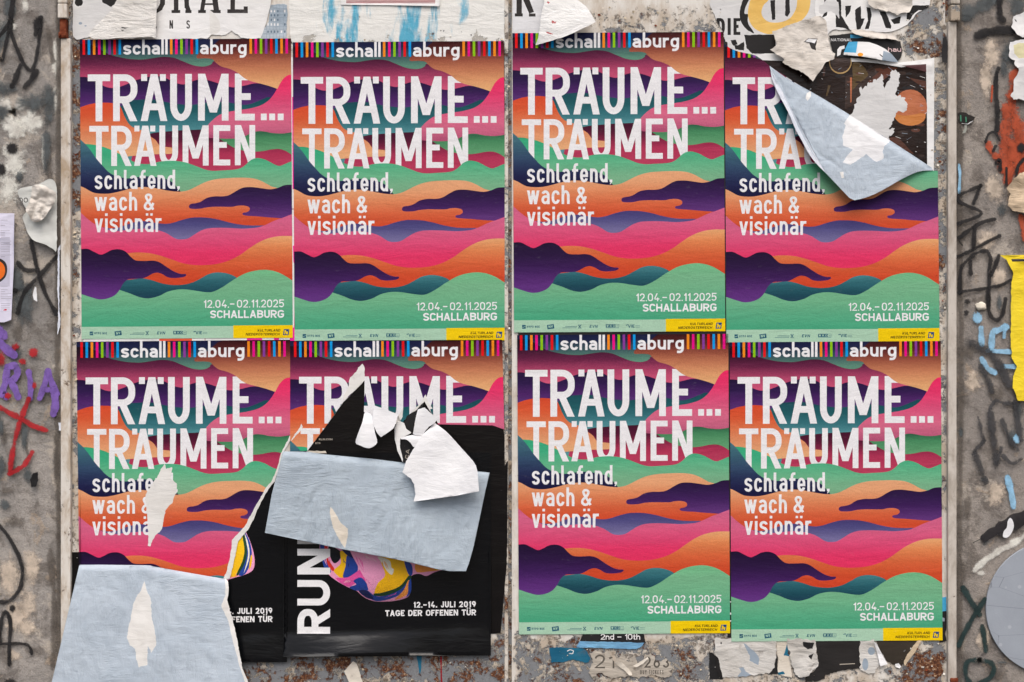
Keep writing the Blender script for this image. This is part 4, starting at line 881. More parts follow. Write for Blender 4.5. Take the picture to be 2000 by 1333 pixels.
# lower row, second: ripped open, blue backed sheet folded forward
c6 = [(567,666),(981,664),(985,839),(962,831),(856,829),(853,822),(838,800),(829,784),(818,800),(794,816),(785,827),(778,813),(745,835),(733,824),(718,808),(711,805),(712,776),(712.3,743),(705.6,750.8),(688.8,767.6),(670.8,785.6),(636,833.6),(601,880.5),(567,882)]
x6 = [(torn(zC([(700,128),(718,162),(722,250),(700,285),(640,345),(540,440),(548,385),(590,300),(600,240),(650,195),(665,160)]), .9, 3, 51), PWT, 'torn_edge'),
      (torn(zC([(205,615),(216,640),(205,662),(185,690),(120,758),(150,700),(190,650)]), .6, 3, 52), PWT, 'torn_chip'),
      (torn(zC([(1215,378),(1228,420),(1262,480),(1272,492),(1250,500),(1280,560),(1150,560),(1090,570),(1075,565),(1110,510),(1180,440)]), .9, 3, 53), PWT, 'torn_edge#b'),
      (torn(zC([(985,560),(1030,485),(1028,560),(1008,590)]), .6, 3, 54), PWT, 'torn_chip#b')]
P6 = damaged('lower row poster, second from left, ripped open below its title over black', 569.0, 668.6, .0036, c6, x6)
bs = [(553,882),(600,882.8),(636,888),(732,897),(789.6,904.4),(876,914),(956.4,923.6),(947.8,960),(937,1012),(925.4,1066),(916,1100),(910,1116),(877.8,1115.9),(855.5,1112.5),(780,1094),(668,1073),(584,1055),(517.4,1041),(530.8,965.6)]
pc6 = torn(zD([(520,108),(540,130),(592,220),(642,262),(640,310),(622,397),(595,362),(565,310),(540,260),(514,150)]), .8, 3, 61)
cr6 = zD([(440,-20),(370,100),(300,240),(270,330)])
def blue6(x, y):
    d = y - (882 + (x - 553) * .103)
    return .0016 + .013 * roll(d, 15) + .085 * max(d, 0) * S + .006 * smoothstep(30, 190, d) * math.sin(x * .017 + .6) + .010 * smoothstep(860, 935, x) * smoothstep(40, 190, d) - crease(x, y, cr6, 3.5, .0022) + .0026 * abs(nz(x + y * .3, y * .3, .05, 4)) * smoothstep(8, 40, d) + .0012 * nz(x + y * .25, y * .4, .13, 5)
m = sheet('peeled_sheet', (735, 1116), [(bs, PBS, 'x'), (pc6, PCR, 'x')], bs, grid=4.2, disp=blue6, depth=.0048, persp=True)
o = list(m.values())[0]; attach(o, P6)

# bright white flap and the small curls torn with it
wf = thing('torn_flap', 'bright white torn paper flap hanging over the streaked blue sheet', 'torn paper', 870, 979, .012)
def curl(name, poly, m, d0, fn, grid=3.2, root=None):
    r = sheet(name, (870, 979), [(poly, m, 'x')], poly, grid=grid, disp=fn, depth=d0, persp=True)
    o = list(r.values())[0]; attach(o, root or wf); return o
big = smooth(zC([(1290,612),(1350,655),(1400,698),(1500,808),(1600,920)]), 3) + zC([(1622,955),(1635,1000),(1642,1080),(1650,1166)]) + zC([(1450,1205),(1280,1228),(1115,1250)]) + torn(zC([(1132,1190),(1122,1110),(1092,1060),(1060,1038),(1024,1010),(1062,910),(1130,800),(1180,715)]), .8, 3, 71, closed=False)
def big_d(x, y):
    d = ((x - 850) * .25 + (y - 827) * .97)
    return .001 + .017 * roll(d, 30) + .12 * max(d, 0) * S + .004 * math.sin((x + y * .6) * .035) * smoothstep(20, 90, d) + .007 * smoothstep(895, 936, x) + .0007 * nz(x, y, .09, 7)
curl('flap_sheet', big, PWB, .014, big_d, 4.5)
c1 = smooth(zC([(722,520),(775,548),(790,610),(802,690),(820,770),(770,812),(725,812),(685,795),(643,770),(670,680),(700,600)]), 3, True)
curl('curled_strip', c1, PWB, .006, lambda x, y: .002 + .016 * roll((x - 694) * 1.0, 24) * smoothstep(802, 830, y) + .010 * smoothstep(810, 876, y))
c2 = torn(zC([(795,468),(890,500),(990,540),(975,600),(950,655),(905,690),(850,725),(818,690),(795,640),(782,560)]), .5, 3, 73)
curl('curled_strip', c2, PWB, .007, lambda x, y: .002 + .014 * roll((x - 727) * .9 + (y - 790) * .5, 26) + .008 * smoothstep(800, 850, y))
c3 = torn(zC([(985,590),(1040,612),(1058,660),(1098,690),(1040,722),(1006,740),(1006,810),(1030,905),(1028,930),(985,840),(962,740),(960,650)]), .5, 3, 74)
curl('curled_strip', c3, PW_, .006, lambda x, y: .002 + .010 * roll(x - 770, 16) + .004 * smoothstep(820, 900, y))
bi = torn(zC([(1006,740),(1050,730),(1095,770),(1122,810),(1085,870),(1050,925),(1030,930),(1008,830)]), .7, 3, 75)
curl('black_inside', bi, BLM, .007, lambda x, y: .003 + .006 * smoothstep(780, 810, x))
for q in rot_polys(text('CA', 0, 17, 0, 8.5, 1.7, seg=3, gap=.2), 0, 0, -82): pass
lt = [(( 798 + x, 896 + y)) for x, y in [(0, 0)]]
LL = [([(798 + x, 897 + y) for x, y in q], INKG, 'x') for q in rot_polys(text('CA', 0, 19, 0, 7, 1.4, seg=3, gap=.25), 0, 0, -84)]
bx = [(min(p[0] for q in LL for p in q[0]) - 1, min(p[1] for q in LL for p in q[0]) - 1), (max(p[0] for q in LL for p in q[0]) + 1, max(p[1] for q in LL for p in q[0]) + 1)]
r = sheet('small_lettering', (870, 979), LL, [bx[0], (bx[1][0], bx[0][1]), bx[1], (bx[0][0], bx[1][1])], depth=.007, disp=lambda x, y: .0036 + .006 * smoothstep(780, 810, x), persp=True)
attach(list(r.values())[0], wf)
bd = torn(zC([(1140,505),(1190,450),(1205,440),(1185,490),(1150,530),(1125,600),(1110,690),(1080,680),(1050,640),(1042,600),(1060,555)]), .8, 3, 76)
curl('black_inside', bd, BLM, .005, lambda x, y: .002)
c4 = torn(zC([(1150,500),(1205,485),(1250,525),(1305,586),(1285,615),(1240,640),(1185,712),(1140,715),(1110,700),(1125,610)]), .5, 3, 77)
curl('curled_strip', c4, PWB, .010, lambda x, y: .002 + .016 * roll((x - 806) * .5 + (y - 795) * .6, 22) + .005 * smoothstep(820, 855, x))
c5 = smooth(zC([(1012,742),(1040,722),(1140,704),(1192,706),(1160,760),(1122,810),(1090,772),(1055,745)]), 3, True)
curl('curled_strip', c5, PWB, .014, lambda x, y: .002 + .015 * roll((y - 847) * 1.0, 16))
# ------------------------------------------------------------------ remnants of older bills around the posters
zE = zz(1600, 0, 4.9375); zF = zz(1200, 0, 4.9375); zG = zz(800, 0, 4.9375); zH = zz(0, 0, 4.9375); zI = zz(400, 0, 4.9375); zJ = zz(960, 1180, 4.167); zK = zz(1400, 1180, 4.167)
def bar(a, b, w_):
    L = math.hypot(b[0] - a[0], b[1] - a[1]) or 1; nx, ny = -(b[1] - a[1]) / L * w_ / 2, (b[0] - a[0]) / L * w_ / 2
    return [(a[0] + nx, a[1] + ny), (b[0] + nx, b[1] + ny), (b[0] - nx, b[1] - ny), (a[0] - nx, a[1] - ny)]
def multi(polys, m, part='paper'): return [(q, m, part) for q in polys]
INKB = paper_mat('worn_letterpress_black', (46, 43, 43), (58, 54, 53), .6, dirt=.0, k=1.0)
INKO = glossy_mat('old_black_ink', (26, 25, 26), (40, 38, 38), rough=.55, spec=.2, k=.6, scuff=.85)
YEL = paper_mat('ochre_paint', (232, 194, 112), (222, 178, 92), .6, dirt=.35)
BLUP = paper_mat('paper_sky_blue', (58, 158, 206), (84, 172, 212), .5, dirt=.2)
PINKI = flat('ink_pale_pink', (226, 196, 196)); ORI = flat('ink_orange', (238, 158, 44)); GRYI = flat('ink_slate', (150, 164, 178)); TEAL = paper_mat('paper_teal', (26, 92, 122), (44, 118, 146), .5, dirt=.3); MAG = flat('ink_magenta', (244, 40, 160)); REDI = flat('ink_dark_red', (150, 22, 36)); CORI = flat('ink_coral', (238, 92, 62))

# -- upper left
scrap('paper_remnant', 'dirty whitewashed paper corner with a black edge, top left of doors', 'paper remnant', torn([(143,-60),(250,-60),(232,4),(210,32),(186,58),(176,72),(150,78),(143,70)], 1.2, 5, 2), PGR, .0006, .0015, 2,
      layers=[(torn([(190,-60),(250,-60),(232,4),(217,14),(200,5)], .8, 4, 3), INKO), (torn(ellipse(154, 5, 8, 8, 14), .8, 3, 4), INKO), (ellipse(156, 14, 3, 2.5, 8), PGR), (torn(ellipse(157, 46, 3.6, 2.6, 10), .5, 2, 5), GRYI), (torn(ellipse(167, 51, 2.4, 1.4, 8), .5, 2, 6), GRYI)])
slab = []
slab += [bar((317.5,-60),(317.5,10),9.5), bar((317,8),(312,19),9), bar((313,18),(304,23.5),7)]
slab += [bar((344,-60),(344,22),9), bar((335,23),(352,23),6), bar((362,-60),(365,16),9), bar((365,12),(369,24),9), bar((362,23.2),(374,23.2),5.6), bar((344,-8),(364,-8),8)]
slab += [bar((408,-60),(394,24),8), bar((387,23),(402,23),6), bar((412,-60),(423,24),10.5), bar((411,23),(431,23),6), bar((398,8.5),(420,8.5),3.5)]
slab += [bar((454.5,-60),(454.5,22),9), bar((444,22.4),(484,22.4),7.5), bar((480,26),(480,13),8)]
small = text('N', 331, 338, 56.5, 16.5, 2.4) + text('S', 364, 371, 56.5, 16.5, 2.4) + [bar((305.6,52),(305.6,56),1.2)]
scrap('paper_remnant', 'white bill remnant with big black slab letters R A L and N S', 'paper remnant', [(303,-60),(540,-60),(528,12),(520,45)] + torn([(514,62),(509,75),(470,74),(452,60),(440,69),(412,68),(405,76),(330,77),(303,76)], 1.5, 4, 7, closed=False), PW_, .0010, .0022, 5, layers=multi(slab + small, INKB) + [(torn([(409,20),(418,27),(428,40),(430,60),(420,68),(410,66)], 1, 3, 8), PWT)], grid=9)
sk = [([(x, 10), (x + 1.0, 10), (x + 1.0, 76), (x, 76)], GRYI) for x in (520, 526.5, 533, 539, 546, 553)] + [([(506, y), (561, y + .3), (561, y + 1.2), (506, y + 1)], GRYI) for y in (17, 25, 34, 42, 52, 57, 66)]
rnd = random.Random(5); win = []
for yy in (20, 28, 37, 46, 60):
    for xx in (522.2, 528.6, 535, 541.4, 548.4, 555):
        if rnd.random() < .8: win.append(([(xx, yy), (xx + 2.6, yy), (xx + 2.6, yy + 4.6), (xx, yy + 4.6)], flat('ink_steel', (96, 116, 134)) if rnd.random() < .6 else INKW))
scrap('paper_remnant', 'torn strip printed with a blue-grey drawing of a house front', 'paper remnant', torn([(529,10),(545,8),(561,10),(560,76),(508,77),(514,58),(524,44)], 1.2, 3, 11), paper_mat('drawing_ground', (186, 196, 204), (150, 166, 180), dirt=.5, k=1.5), .0013, .001, 7, layers=sk + win)
tri_p = [(243,-30),(308,-30),(306,20),(304,76)] + torn([(296,72),(275,73),(256,75.5),(232,74.5),(206,77),(184,77),(172,69)], .8, 4, 13, closed=False) + [(180,58),(198,40),(218,20)]
scrap('folded_paper', 'creased white paper triangle folded down above the leftmost upper poster', 'folded paper', tri_p, paper_mat('paper_cracked', (226, 224, 220), (212, 209, 204), dirt=.3, k=3.2), .0045, 0, 9, disp=lambda x, y: .002 + .012 * roll((x - 168) * .65 + (77 - y) * -.1 + 6, 40) + .0015 * nz(x, y * 2, .05, 3), grid=6,
      layers=[(torn([(236,53),(243,54),(252,55),(244,56.5),(238,55)], .5, 2, 3), INKO), (torn([(236,59),(242,60),(240,61.5)], .4, 2, 4), INKO)])

# -- blue smeared bill
def smear_mat():
    t = NT('blue_smeared_paper'); p = t.pos((6, 6, 1.5), off=(1.2, 0, .4)); a = t.noise(p, 1.9, 6, .62, .5); b = t.noise(t.pos((14, 14, 3)), 1.8, 8, .7); c = t.noise(t.pos(), 46, 8, .75)
    d = t.noise(t.pos(off=(4, 0, 0)), 15, 9, .7, .3)
    sx = t.n('ShaderNodeSeparateXYZ'); t.put(sx.inputs[0], t.n('ShaderNodeNewGeometry').outputs['Position'])
    fall = t.math('MULTIPLY', t.step(sx.outputs[0], wx(590), wx(650), -.10, .055), 1.0); fall = t.math('ADD', fall, t.step(sx.outputs[0], wx(800), wx(980), 0, -.13))
    v = t.math('ADD', a, fall); base = t.mix(t.step(c, .5, .75, 0, .5), lin((226, 226, 222)), lin((196, 196, 190)))
    bl = t.mix(b, lin((46, 150, 184)), lin((104, 180, 206))); bl = t.mix(t.step(b, .55, .75), bl, lin((176, 200, 214)))
    col = t.mix(t.step(v, .50, .60), base, bl); gz = t.mix(c, lin((150, 150, 148)), lin((196, 190, 178)))
    chip = t.step(t.math('ADD', d, t.step(sx.outputs[2], wz(85), wz(40), .07, -.06)), .60, .62); col = t.mix(chip, col, gz)
    r2 = t.step(c, .66, .71); col = t.mix(t.math('MULTIPLY', r2, t.step(d, .5, .58)), col, lin((96, 74, 58)))
    return t.done(col, .6, .3, t.bump(t.math('SUBTRACT', b, chip), .5, .002, paper_bump(t, 1.5)))
SMEAR = smear_mat()
scrap('smeared_bill', 'white bill smeared with turquoise blue paint and drips above second poster', 'paper remnant', torn([(562,-60),(984,-60),(986,30),(984,92),(800,94),(570,96),(566,40)], 1.5, 6, 17), SMEAR, .0008, .0008, 3, grid=14)
st = [([(676, y), (850, y + .3), (850, y + h + .3), (676, y + h)], REDI) for y, h in ((-16, 10), (-4, 5.2), (2.2, 1.6), (5.0, 1.6))]
scrap('striped_notice', 'white notice with dark red stripes cut by the upper picture edge', 'notice', [(666,-60),(859,-60),(858.5,10),(857,12.4),(760,10.6),(666,9.6)], INKW, .0035, 0, layers=st, disp=lambda x, y: .001 + .004 * smoothstep(845, 859, x))

# -- around the seam and the third poster
kk = [bar((1014,-60),(1014,30),10.5), bar((1005.5,29.6),(1021,29.6),6), [(1018,-8),(1029,-14),(1043,24),(1033.5,27)], bar((1033,29.8),(1046,29.8),6), bar((1016,-10),(1040,-60),7)]
scrap('paper_remnant', 'pale grey bill remnant with a heavy black letter K', 'paper remnant', [(1001,-60),(1066,-60)] + torn([(1061,20),(1056,40),(1052,72),(1001,74)], .8, 4, 19, closed=False), paper_mat('paper_cool', (222, 223, 226), (210, 211, 214), dirt=.12), .0010, .0012, 6, layers=multi(kk, INKB))
f3 = [(1068,-40),(1120,-40),(1128,0),(1144,12),(1155,28),(1163.5,43.5)] + torn([(1150,51),(1132,59),(1098,74),(1063,84),(1046,88.5)], .7, 4, 23, closed=False) + [(1051,75),(1057,30),(1062,8)]
def fold3(x, y): return .002 + .022 * roll((x - 1046) * .9, 70) * (.5 + .5 * smoothstep(-10, 60, y)) + .010 * smoothstep(1100, 1163, x) + .0012 * nz(x, y, .07, 4)
rd = [(torn([(1070,3),(1074,5),(1071,8),(1068,5)], .5, 2, i), flat('ink_faded_red', (190, 96, 98))) for i in range(1)] + [(torn([(1078 + i, 40 + (i * 7) % 12), (1083 + i, 42), (1080 + i, 47), (1077 + i, 44)], .6, 2, i), flat('ink_faded_red', (190, 96, 98))) for i in (0, 4)] + [(torn([(1066,62),(1073,64),(1081,67),(1075,67.6),(1068,65)], .6, 2, 9), flat('ink_faded_red', (190, 96, 98)))]
scrap('folded_paper', 'white folded paper corner hanging over the header of the third upper poster', 'folded paper', f3, paper_mat('paper_crisp', (236, 236, 235), (226, 226, 224), dirt=.2, k=2.6), .0046, 0, 4, disp=fold3, grid=5, layers=rd)

# -- upper right: ring, lettering, black and white fragments
ring_o = smooth(zF([(1330,-60),(1295,60),(1288,140),(1305,210),(1345,270),(1410,310),(1500,332),(1590,300),(1690,265),(1800,205),(1868,120),(1890,30),(1890,-60)]), 4)
ring_i = smooth(zF([(1760,-60),(1762,20),(1745,100),(1690,180),(1600,216),(1500,216),(1440,178),(1418,120),(1440,50),(1480,10),(1500,-60)]), 4)
base_ring = torn([(1393,-60),(1640,-60),(1638,40),(1600,62),(1540,64),(1516,70),(1516,106),(1452,107),(1438,103),(1424,96),(1417,84),(1413,64),(1404,48),(1396,30),(1386,10)], 1.2, 5, 29)
blk_arc = torn(smooth(zF([(1255,-60),(1220,60),(1207,140),(1225,220),(1275,285),(1345,325),(1330,290),(1295,240),(1285,190),(1290,140),(1256,134),(1262,80),(1300,-10),(1300,-60)]), 3), .6, 3, 30)
Lr = [(blk_arc, INKO, 'painted_ring'), (torn(ring_o + ring_i, .7, 4, 31), YEL, 'painted_ring')]
for q in (zF([(1505,5),(1550,0),(1552,190),(1522,196)]), zF([(1650,0),(1690,-10),(1695,120),(1668,165),(1645,150)])): Lr.append((torn(q, .6, 3, 33), INKO, 'painted_ring'))
for q in text('DIE', 1399.5, 1446, 68.8, 33, 6.2, gap=.16): Lr.append((q, INKO, 'lettering'))
Lr.append((torn(zF([(1250,338),(1556,334),(1556,520),(1330,520),(1275,470)]), .7, 3, 34), INKO, 'black_block'))
for q in (zF([(1120,390),(1170,385),(1190,430),(1150,445)]), zF([(1150,430),(1190,440),(1250,400),(1250,490),(1170,480)])): Lr.append((torn(q, .8, 2, 35), INKO, 'black_block#b'))
scrap('painted_bill', 'weathered bill reading DIE with an ochre and black painted ring', 'paper remnant', base_ring, PGR, .0008, .0014, 8, layers=Lr, grid=9)
fb = [(torn(zE(p), .7, 3, 40 + i), INKO) for i, p in enumerate([[(40,-200),(82,-200),(82,0),(75,150),(28,170),(55,100)], [(165,-200),(205,-200),(212,150),(300,298),(245,275),(160,262)], [(250,60),(310,55),(300,110),(255,172)], [(345,100),(400,60),(405,180),(440,180),(400,280),(362,290),(350,200)], [(455,70),(495,80),(505,160),(480,280),(440,285),(470,200)], [(580,110),(640,120),(695,250),(690,280),(640,270)], [(690,190),(790,160),(780,225),(720,235)], [(850,60),(1060,50),(1050,110),(960,100),(900,150),(880,190),(840,205)]])]
scrap('paper_remnant', 'tattered white bill with large broken black letters, top right of doors', 'paper remnant', torn(zE([(-10,-300),(1130,-300),(1060,60),(930,140),(850,240),(720,300),(610,310),(300,290),(130,290),(80,345),(0,330),(-40,100)]), 1.8, 5, 43), PW_, .0006, .003, 11, layers=fb, grid=8)
scrap('torn_paper', 'grey sodden wad of paper at the upper edge above the dark photo bill', 'torn paper', torn(zE([(475,-60),(905,-60),(900,60),(870,120),(790,128),(750,150),(690,118),(600,100),(540,88),(470,40)]), 1.6, 4, 47), PDI, .004, .016, 13, layers=[(torn(zE([(620,112),(700,125),(760,148),(700,152),(640,135)]), .8, 3, 3), YEL)])
scrap('torn_paper', 'long rolled grey-beige paper edge below the broken black letters', 'torn paper', torn(zE([(305,300),(330,285),(420,285),(560,318),(700,338),(760,390),(650,372),(500,372),(400,350),(330,322)]), 1.2, 4, 48), PDI, .0032, 0, 14, disp=lambda x, y: .002 + .010 * max(0, 1 - abs((y - 58 - (x - 1660) * .16) - 8) / 9) + .001 * nz(x, y, .1, 2))
nt_ = torn(zE([(92,345),(300,322),(540,350),(700,378),(782,400),(800,500),(785,560),(755,592),(600,585),(140,548)]), .9, 4, 53)
Ln = multi(text('NATIONAL', 1623, 1663.5, 81, 5.4, .85, gap=.18, seg=2), INKW, 'lettering') + multi([zE(q) for q in ([(175,480),(200,450),(245,440),(245,470),(215,480),(205,530),(172,545)],)], INKW, 'lettering#b') + multi(text('hau', 1734.5, 1760, 101.5, 9.2, 1.5, xh=6.6, gap=.12, seg=3), PINKI, 'lettering#c')
Ln = [(zE([(300,335),(380,340),(430,362),(365,372),(300,368)]), BLUP, 'paper')] + Ln
scrap('black_strip', 'black bill strip with small white NATIONAL lettering above the photo bill', 'paper remnant', nt_, BLM, .0016, .002, 15, layers=Ln)
cp = zE([(238,505),(262,450),(285,405),(370,404),(480,408),(560,435),(640,475),(700,525),(765,602),(690,595),(600,582),(400,545),(235,532)])
scrap('torn_paper', 'curved shiny scrap with a blue end and an orange dot', 'torn paper', cp, PW_, .0045, 0, 16, disp=lambda x, y: .002 + .012 * math.sin(max(0, min(1, (x - 1647) / 108)) * math.pi) * (.35 + .65 * smoothstep(78, 120, y)), grid=4,
      layers=[(zE([(285,400),(372,400),(356,512),(236,506),(262,450)]), BLUP), (zE([(490,400),(660,430),(672,470),(560,432)]), BLUP), (ellipse(1680.5, 107, 5.6, 3.6, 16), ORI), (zE([(620,492),(700,520),(770,606),(606,584)]), GRYI), (zE([(585,522),(614,545),(608,553),(582,532)]), INKD)])
BRN = glossy_mat('photo_brown', (10, 8, 8), (46, 29, 23), rough=.24, spec=.30, k=1.3, scuff=.9, scale=3)
def ph(n, c, c2): return glossy_mat('photo_' + n, c, c2, rough=.25, spec=.45, k=1.3, scuff=.5, scale=3)
PO = ph('orange', (206, 126, 84), (150, 78, 50)); PA = ph('amber', (214, 142, 72), (176, 98, 46)); PY = ph('olive', (98, 78, 40), (58, 42, 26)); PR = ph('rust', (104, 56, 38), (50, 32, 25)); PGD = ph('gold', (188, 158, 106), (160, 128, 80)); PBR = ph('umber', (62, 42, 34), (34, 24, 20)); PMV = ph('mauve', (112, 72, 76), (64, 40, 40))
bord = zA([(288,102),(480,106),(700,112),(960,120),(1160,140),(1300,158),(1480,180),(1600,166),(1768,140),(1766,600),(1764,1060),(600,1060)])
img = zA([(335,158),(530,165),(940,170),(1160,172),(1300,185),(1420,205),(1500,218),(1600,205),(1700,192),(1708,600),(1710,1006),(700,1000)])
Lp = [(bord, PW_, 'border'), (img, BRN, 'photo_print'), (zA([(1045,290),(1180,260),(1300,200),(1450,215),(1350,330),(1200,380),(1120,520),(1040,560)]), PBR, 'photo_print'), (zA([(1230,330),(1320,250),(1400,215),(1470,220),(1380,300),(1260,400)]), PR, 'photo_print'), (smooth(zA([(1105,185),(1170,190),(1228,265),(1215,300),(1150,350),(1100,400),(1105,300)]), 4, True), PY, 'photo_print'),
      (ellipse(1641, 122.5, 22, 22.5), PGD, 'photo_print'), (ellipse(1641, 121.5, 20.3, 20.8), PBR, 'photo_print'), (zA([(1083,300),(1099,300),(1094,500),(1086,505)]), PO, 'photo_print'), (zA([(862,205),(884,208),(876,285),(862,290)]), PR, 'photo_print'), (zA([(905,360),(925,365),(898,450),(885,452)]), PY, 'photo_print'),
      (ellipse(1777.5, 211, 33, 35.5), PO, 'photo_print'), (smooth(zA([(1440,600),(1540,610),(1680,590),(1690,640),(1640,680),(1560,690),(1480,665)]), 4, True), PA, 'photo_print'), (zA([(1500,205),(1700,192),(1703,255),(1600,228)]), PMV, 'photo_print'),
      (smooth(zA([(1395,800),(1470,790),(1560,880),(1600,920),(1540,900),(1470,850)]), 4, True), PR, 'photo_print'), (zA([(1560,300),(1700,330),(1705,400),(1600,330)]), PR, 'photo_print')]
rs = random.Random(31)
for _ in range(90):
    x, y = rs.uniform(1560, 1806), rs.uniform(128, 318); a_ = rs.gauss(.05, .5); l_ = rs.choice((2, 3, 4, 7, 11)); w_ = rs.uniform(.35, .9)
    Lp.append((bar((x, y), (x + l_ * math.cos(a_), y + l_ * math.sin(a_)), w_), GRYI if rs.random() < .5 else PW_, 'photo_print'))  # scratches and gloss glints painted in as pale bars
for _ in range(46):
    x, y = rs.uniform(1600, 1800), rs.uniform(135, 318); r_ = rs.uniform(2, 7)
    Lp.insert(5, (torn(ellipse(x, y, r_ * 1.6, r_ * .6, 9), r_ * .25, 2.5, int(x)), rs.choice((PBR, PR, PBR, INKD)), 'photo_print'))
tp4 = torn(zA([(1060,640),(1085,600),(1108,572),(1115,520),(1138,505),(1142,465),(1166,448),(1158,398),(1172,372),(1182,402),(1204,370),(1222,376),(1234,340),(1262,345),(1276,314),(1300,324),(1322,298),(1337,270),(1352,288),(1350,335),(1364,392),(1376,360),(1392,330),(1404,322),(1412,270),(1425,240),(1440,246),(1452,234),(1492,275),(1478,320),(1488,345),(1465,400),(1452,440),(1470,452),(1492,440),(1500,462),(1530,462),(1528,490),(1552,520),(1545,560),(1520,585),(1490,575),(1455,588),(1440,640),(1398,722),(1448,712),(1440,748),(1402,772),(1395,830),(1200,800)]), 2.0, 2.2, 57)
Lp.append((tp4, PGR, 'torn_patch'))
prt = thing('photo_bill', 'glossy brown photo bill with an orange disc and white border behind the folded corner', 'bill', 1700, 335, .0012)
sheet('photo_bill', (1700, 335), Lp, bord, root=prt, grid=7, disp=lambda x, y: .0003 + .0012 * max(0, nz(x, y, .03, 5)) + .0009 * max(0, nz(x, y * 2.2, .05, 7)) + .0035 * math.exp(-((y - 122 - (x - 1640) * .05) / 6) ** 2) * smoothstep(1600, 1740, x) )
cw = torn(zF([(1520,305),(1600,280),(1700,235),(1840,190),(1985,155),(2040,200),(2060,350),(2085,480),(2130,520),(2120,570),(2040,600),(1990,680),(1915,788),(1870,740),(1780,680),(1690,645),(1620,600),(1640,575),(1530,500),(1500,480),(1560,440),(1545,360)]), 1.6, 4, 61)
scrap('torn_paper', 'large crumpled dirty white flap hanging over the photo bill corner', 'torn paper', cw, PDI, .0042, 0, 17, disp=lambda x, y: .003 + .010 * smoothstep(60, 150, y) + .007 * abs(nz(x, y, .035, 4)) + .003 * abs(nz(x, y, .1, 6)) + .006 * roll((x - 1500), 30), grid=4,
      layers=[(torn(zF([(1820,410),(1870,370),(1960,375),(1940,450),(1945,490),(1900,470),(1880,420)]), .8, 3, 2), INKO), (torn(zF([(1840,400),(1870,376),(1955,380),(1930,420)]), .6, 3, 2), PWB)])
scrap('torn_paper', 'narrow black paper strip standing on the right frame post', 'torn paper', torn([(1842,74),(1849,72),(1851,96),(1850,124),(1840,122),(1839,100)], .6, 3, 63), BLM, .017, .002, 18)

# -- older bills, and a painted shadow strip, in the gaps between the posters
Lm = [([(311, 640), (375, 640), (375, 690), (311, 690)], CORI)] + [([(a, 640), (b, 640), (b, 690), (a, 690)], MAG) for a, b in ((482, 512), (535, 545), (566, 590))] + [([(570.5, 190), (582, 190), (582, 372), (571.5, 370)], MAG), ([(572, 480), (584, 480), (584, 700), (574, 640), (577, 520), (573, 512)], MAG), ([(400, 661), (401, 661), (401, 670), (400, 670)], REDI), ([(561, 408), (590, 408), (590, 409.4), (561, 409.4)], REDI)]
scrap('older_bill', 'older white bill with magenta and coral edges showing between the left posters', 'bill', [(560,112),(579,112),(580.5,640),(580,676),(163,676),(163,655),(560,655)], INKW, .0012, .0006, 21, layers=Lm, grid=15)
scrap('older_bill', 'black bill edge and painted shadow line in the gaps between the middle right posters', 'bill', [(1012,640),(1405,640),(1405,70),(1421,75),(1424,640),(1432,1000),(1432,1246),(1421,1246),(1419,700),(1412,662),(1012,664)], BLM, .0012, .0006, 22, grid=15, layers=[([(1422, y), (1434, y), (1434, y + h), (1422, y + h)], INKW) for y, h in ((1197, 4), (1175, 2), (1212, 2.5))])  # upright strip also paints the dark shadow line beside the upper poster
scrap('older_bill', 'black bill edge left of the hanging blue sheet beside the frame post', 'bill', torn([(140,1079),(157,1079),(157,1200),(142,1216),(139,1150)], .7, 4, 64), BLD, .0010, .001, 23)
scrap('older_bill', 'light blue and black bill edge beside the lower right poster', 'bill', torn([(1835,1168),(1848,1166),(1849,1225),(1846,1240),(1849,1252),(1835,1256)], .6, 3, 65), BLM, .0010, .001, 24, layers=[(torn([(1834,1166),(1849,1165),(1849,1193),(1834,1197)], .5, 3, 3), BLUP), ([(1840,1206),(1845,1208),(1845,1214),(1840,1214)], GRYI)])

# -- bottom edge
INKF = glossy_mat('faded_print', (62, 58, 54), (112, 106, 98), rough=.6, spec=.2, k=.5, scuff=1.0)
b2 = torn(zJ([(752,225),(1235,225),(1252,312),(1240,318),(1225,345),(1180,368),(1000,362),(690,352),(715,310)]), .8, 4, 71)
Lb = [(torn(zJ([(690,298),(740,303),(1100,312),(1245,316),(1215,352),(1180,370),(1000,366),(680,356)]), .7, 4, 72), paper_mat('paper_blue_fold', (122, 176, 212), (92, 140, 184), dirt=.25, k=3), 'blue_border')] + multi(text('2nd – 10th', zJ([(888,0)])[0][0], zJ([(1210,0)])[0][0], zJ([(0,291)])[0][1], 11.2, 1.7, xh=8, gap=.11, seg=3, spacew=.22), INKW, 'lettering')
scrap('black_strip', 'black strip reading 2nd – 10th with a pale blue lower border', 'paper remnant', b2, BLM, .0016, .002, 31, layers=Lb)
scrap('paper_remnant', 'dark teal bill remnant with a white swirl below the middle poster', 'paper remnant', torn(zJ([(470,358),(560,352),(740,360),(770,380),(805,450),(790,475),(740,470),(660,450),(600,470),(490,480),(478,420)]), 1.4, 3, 73), TEAL, .0010, .002, 32, layers=[(bar(*zJ([(615,385),(640,372)]), 1.6), PW_), (bar(*zJ([(640,372),(668,382)]), 1.6), PW_), (bar(*zJ([(668,382),(660,405)]), 1.6), PW_), (bar(*zJ([(660,405),(628,403)]), 1.6), PW_)])
